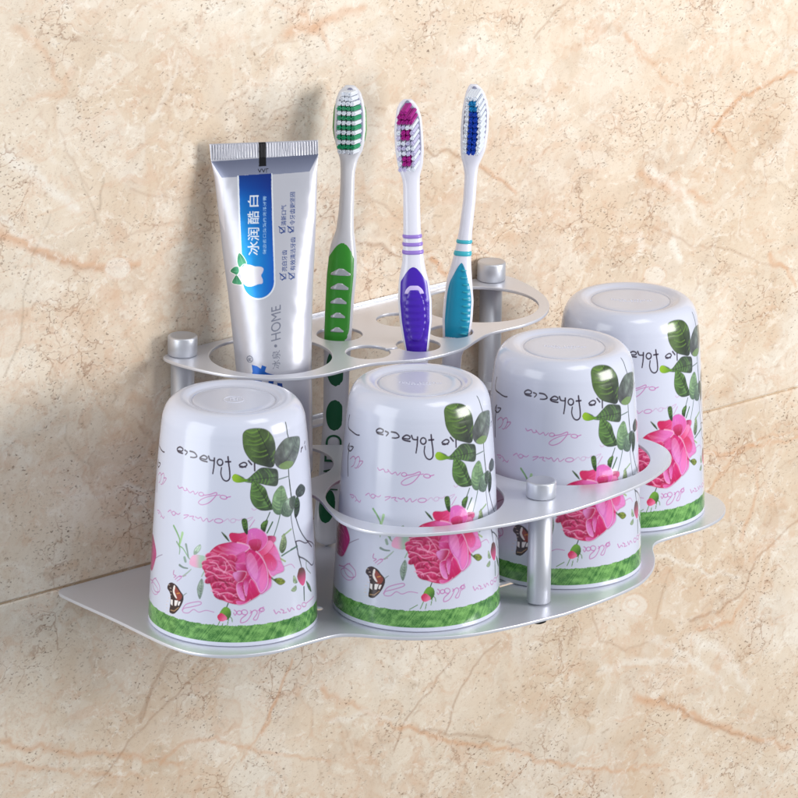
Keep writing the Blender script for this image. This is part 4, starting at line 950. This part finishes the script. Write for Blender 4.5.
B = tcv.a[y0:y1, x0:x1]; B[:] = B * (1 - M[..., None]) + C * M[..., None]
def tube_text(s, x, y, h, colr, length, bold=0.0, shear=0.0, alpha=1.0):
    """text reading upwards; x = baseline column, y = start (bottom)"""
    bold_ = bold >= 1
    me = text_mesh(s, 1.0, 0.0); co = np.array([v.co[:2] for v in me.vertices]); me.calc_loop_triangles()
    if not len(co): return
    tris = np.array([t.vertices for t in me.loop_triangles]); co -= co.min(0); ext = co.max(0)
    u = co[:, 0] / ext[0] * length; v = co[:, 1] / ext[1] * h
    P = np.stack([x - v, y - u - shear * v], 1); Pc = (P - [TX0, TY0]) * TS
    bx0, by0 = np.floor(Pc.min(0)).astype(int) - 1; bx1, by1 = np.ceil(Pc.max(0)).astype(int) + 2; ss = 2
    X, Y = np.meshgrid((np.arange((bx1 - bx0) * ss) + .5) / ss + bx0, (np.arange((by1 - by0) * ss) + .5) / ss + by0); ins = np.zeros(X.shape, bool)
    for t in tris:
        a, b, c_ = Pc[t]; lo = np.minimum(np.minimum(a, b), c_); hi = np.maximum(np.maximum(a, b), c_)
        i0, i1 = int((lo[0] - bx0) * ss), int((hi[0] - bx0) * ss) + 2; j0, j1 = int((lo[1] - by0) * ss), int((hi[1] - by0) * ss) + 2
        XX, YY = X[j0:j1, i0:i1], Y[j0:j1, i0:i1]
        d = lambda p, q: (q[0] - p[0]) * (YY - p[1]) - (q[1] - p[1]) * (XX - p[0])
        e0, e1, e2 = d(a, b), d(b, c_), d(c_, a); ins[j0:j1, i0:i1] |= ((e0 >= 0) & (e1 >= 0) & (e2 >= 0)) | ((e0 <= 0) & (e1 <= 0) & (e2 <= 0))
    if bold_:
        ins = ins | np.roll(ins, 1, 0) | np.roll(ins, -1, 0); ins = ins | np.roll(ins, 1, 1) | (np.roll(ins, -1, 1) if h > 8 else ins)
    Mk = ins.reshape(by1 - by0, ss, bx1 - bx0, ss).mean((1, 3))[..., None] * alpha
    B = tcv.a[by0:by1, bx0:bx1]; B[:] = B * (1 - Mk) + np.array(colr, np.float32) * Mk
    bpy.data.meshes.remove(me)
Wt, Nv, Gy = lin((240, 248, 255)), lin((22, 66, 140)), lin((128, 132, 150))
tube_text('\u51b0\u6da6', 259.8, 251, 11.2, Wt, 26.5, 1); tube_text('\u9177', 259.6, 220.6, 11.2, Wt, 12.2, 1); tube_text('\u767d', 259.2, 203.8, 10.6, Wt, 10.6, 1)
tube_text('\u5065\u9f7f\u53bb\u53e3\u81ed\u7f8e\u767d\u4eae\u6cfd\u7259\u818f', 266.8, 250.5, 3.3, lin((170, 214, 250)), 56.5, .0)
def check(x, y):
    tcv.stroke(TP([(x - 5, y - 1.6), (x + .3, y - 1.6), (x + .3, y - 6.3), (x - 5, y - 6.3)][::1] + [(x - 5, y - 1.6)]), Nv, 4, 4, .9)
    tcv.stroke(TP([(x - 3.4, y - .8), (x - .6, y - 2.8), (x - 5.8, y - 7.4)]), Nv, 6.5, 6.5, 1)
check(286, 277); tube_text('\u4eae\u767d\u7259\u9f7f', 287.3, 268, 5.0, Nv, 20.5, 1)
check(294.5, 277); tube_text('\u6709\u6548\u6e05\u6d01\u7259\u9f7f', 295.6, 268, 5.0, Nv, 32.5, 1)
check(285, 231.5); tube_text('\u6e05\u65b0\u53e3\u6c14', 286.4, 223.5, 5.0, Nv, 20, 1)
check(293.5, 231.5); tube_text('\u4ee4\u7259\u9f7f\u66f4\u575a\u56fa', 295.0, 223.5, 5.0, Nv, 32, 1)
tube_text('HOME', 281.5, 333.5, 9.5, Gy, 33.5, .0, -.22); tcv.fill(TP([(276.5 + 1.5 * math.cos(t), 340 + 1.5 * math.sin(t)) for t in np.linspace(0, 6.28, 14)]), Gy)
tube_text('\u51b0\u6cc9', 281.0, 362, 8.0, Gy, 18, -.005, -.1)
tcv.stroke(TP([(250.8 + 2.9 * math.cos(t), 353 + 3.1 * math.sin(t)) for t in np.linspace(0, 6.3, 24)]), lin((40, 60, 100)), 3.6); tube_text('R', 252.4, 354.6, 3.2, lin((40, 60, 100)), 3.0)
# tooth and leaves
tcv.fill(catmull(TP([(243, 264), (246, 260.5), (251, 260.5), (256, 262), (261.5, 262.5), (264.3, 264.5), (263.5, 268), (262, 271), (263.6, 275), (263.2, 278.6), (259, 279.5), (253, 281.5), (248, 281.5), (244.5, 279), (243, 275), (241.8, 269)]), True, 6), lin((250, 250, 252)), lin((214, 208, 226)), TP([(252, 270)])[0], TP([(264, 272)])[0])
for pts in ([(239.8, 249.2), (244, 252.5), (247.2, 258.8), (244, 260), (240.4, 263), (238.2, 257)], [(231.2, 267.6), (234.5, 263.5), (238.8, 262.6), (240, 267), (237.8, 270.6), (234.6, 269.6)], [(237.4, 271), (240, 274), (243, 279.5), (238, 280.2), (233, 279), (235, 274)]):
    P = catmull(TP(pts), True, 5); tcv.stroke(np.vstack([P, P[:1]]), lin((245, 250, 250)), 7, 7, .9); tcv.fill(P, lin((30, 120, 80)), lin((70, 160, 120)), P[0], P[len(P) // 2]); tcv.stroke([P[0], P[len(P) // 2]], lin((120, 190, 150)), 2.5, 1.5, .7)
# blue lettering at the foot: bold strokes of the brand sign, partly behind the ring
Bl = lin((0, 92, 184)); Bd = lin((10, 50, 130))
for pts in ([(252.8, 358.5), (258, 359.5), (268, 366), (286, 371), (284, 374.5), (268, 371.5), (254, 368)], [(263, 358.5), (267.5, 360), (262.5, 376), (258, 374)], [(253, 366), (257, 366), (262, 396), (256, 394)], [(256, 381), (272, 381), (290, 388), (290, 392), (270, 388), (256, 386)],
            [(270, 372), (275, 372), (272, 398), (266, 396)], [(278, 376), (283, 377), (286, 396), (281, 396)]): tcv.fill(TP(pts), Bl, Bd, TP([(252, 360)])[0], TP([(288, 390)])[0])
# crimp print: black registration bar and a date code
tcv.fill(TP([(258.6, 141), (265.8, 141), (266.5, 165.5), (259.2, 165.8)]), lin((14, 14, 20)))
for k, q in enumerate(([(258.4, 168), (260, 171), (261.4, 168)], [(262.3, 168), (263.8, 171), (265.2, 168)], [(266.6, 171.4), (266.6, 168), (268.2, 168)])): tcv.stroke(TP(q), lin((24, 24, 34)), 4.5)
# geometry
def tl(y): return np.interp(y, [141, 158, 163, 175, 210, 250, 290, 330, 365, 400, 470], [210, 211.6, 212.4, 215, 218.8, 223, 228.2, 232.4, 236, 238.6, 243])
def trr(y): return np.interp(y, [141, 158, 163, 175, 210, 250, 290, 330, 365, 400, 470], [317.2, 317.6, 317, 316.6, 316, 314.4, 312.4, 311.6, 311.4, 312, 312.6])
def tb(y): return np.interp(y, [141, 158, 160, 174, 178, 220, 290, 365, 470], [.07, .07, .08, .40, .45, .85, 1.35, 1.72, 1.72])
def tY_(y): return np.interp(y, [141, 357, 480], [-2.2, -3.6, -4.3])
yr = np.concatenate([np.linspace(142, 158.5, 60), np.linspace(158.8, 180, 60), np.linspace(180.3, 470, 680)])
NF = 330
ts = np.linspace(-np.pi / 2, np.pi / 2, NF); tbk = np.linspace(np.pi / 2, 3 * np.pi / 2, 40)[1:-1]
V, C = [], []
p_top, p_bot = on_plane((tl(142) + trr(142)) / 2, 142, tY_(142)), on_plane((tl(470) + trr(470)) / 2, 470, tY_(470))
axT = (p_top - p_bot) / np.linalg.norm(p_top - p_bot); SdT = HR - axT * (HR @ axT); SdT /= np.linalg.norm(SdT); FrT = np.cross(SdT, axT); FrT = FrT if FrT @ CF < 0 else -FrT
tcent = {}
for y in yr:
    l, r = tl(y), trr(y); c_ = on_plane((l + r) / 2, y, tY_(y)); a = (r - l) / 2 / PXC; b = tb(y); flat = np.clip((y - 158) / 60, 0, 1)
    tt = np.concatenate([ts, tbk]); sx = np.sin(tt); pw = 1.0 + .0 * flat
    u = np.abs(sx); dz = np.sign(np.cos(tt)) * b * (np.maximum(1 - u ** (2.0 + 2.5 * (1 - flat)), 0)) ** .5
    if y < 158: dz[:NF] += .022 * np.sign(np.sin(sx[:NF] * a * 2 * np.pi / .135)) * (np.abs(sx[:NF] * a + .0) < a - .12) * (1 if 143 < y < 157 else 0)
    dz[:NF] += .02 * math.sin(y * .09) * sx[:NF] * flat
    tilt = (sx * .6) * (y < 176) * -1.0
    V.append(c_[None] + (sx * a)[:, None] * SdT + dz[:, None] * FrT)
    xp = (l + r) / 2 + sx[:NF] * (r - l) / 2
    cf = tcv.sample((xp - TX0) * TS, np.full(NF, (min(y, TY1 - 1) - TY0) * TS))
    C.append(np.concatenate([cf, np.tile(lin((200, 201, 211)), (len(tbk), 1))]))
V = np.array(V); C = np.array(C)
V = np.concatenate([np.repeat(V[:1].mean(1, keepdims=True), V.shape[1], 1), V]); C = np.concatenate([C[:1], C])
tube = empty('toothpaste_tube', tuple(p_bot)); tag(tube, 'silver and blue toothpaste tube standing crimped end up in the left round hole', 'toothpaste tube')
tm = attr_mat('pearl_foil_laminate', .34, metal=.42, coat=.1)
add_noise_bump(tm, .35, .35, .3, 3)
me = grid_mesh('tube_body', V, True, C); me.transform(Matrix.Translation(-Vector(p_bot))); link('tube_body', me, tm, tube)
capm = mat('blue_cap_plastic', (30, 100, 180), .35)
rows = [(p_bot - axT * q, r_, r_, SdT, FrT) for q, r_ in ((-.1, 1.68), (.05, 1.66), (.1, 1.60), (2.0, 1.50), (2.15, 1.40), (2.2, .1))]
me = loft('screw_cap', rows, 48, 2.0); me.transform(Matrix.Translation(-Vector(p_bot))); link('screw_cap', me, capm, tube)
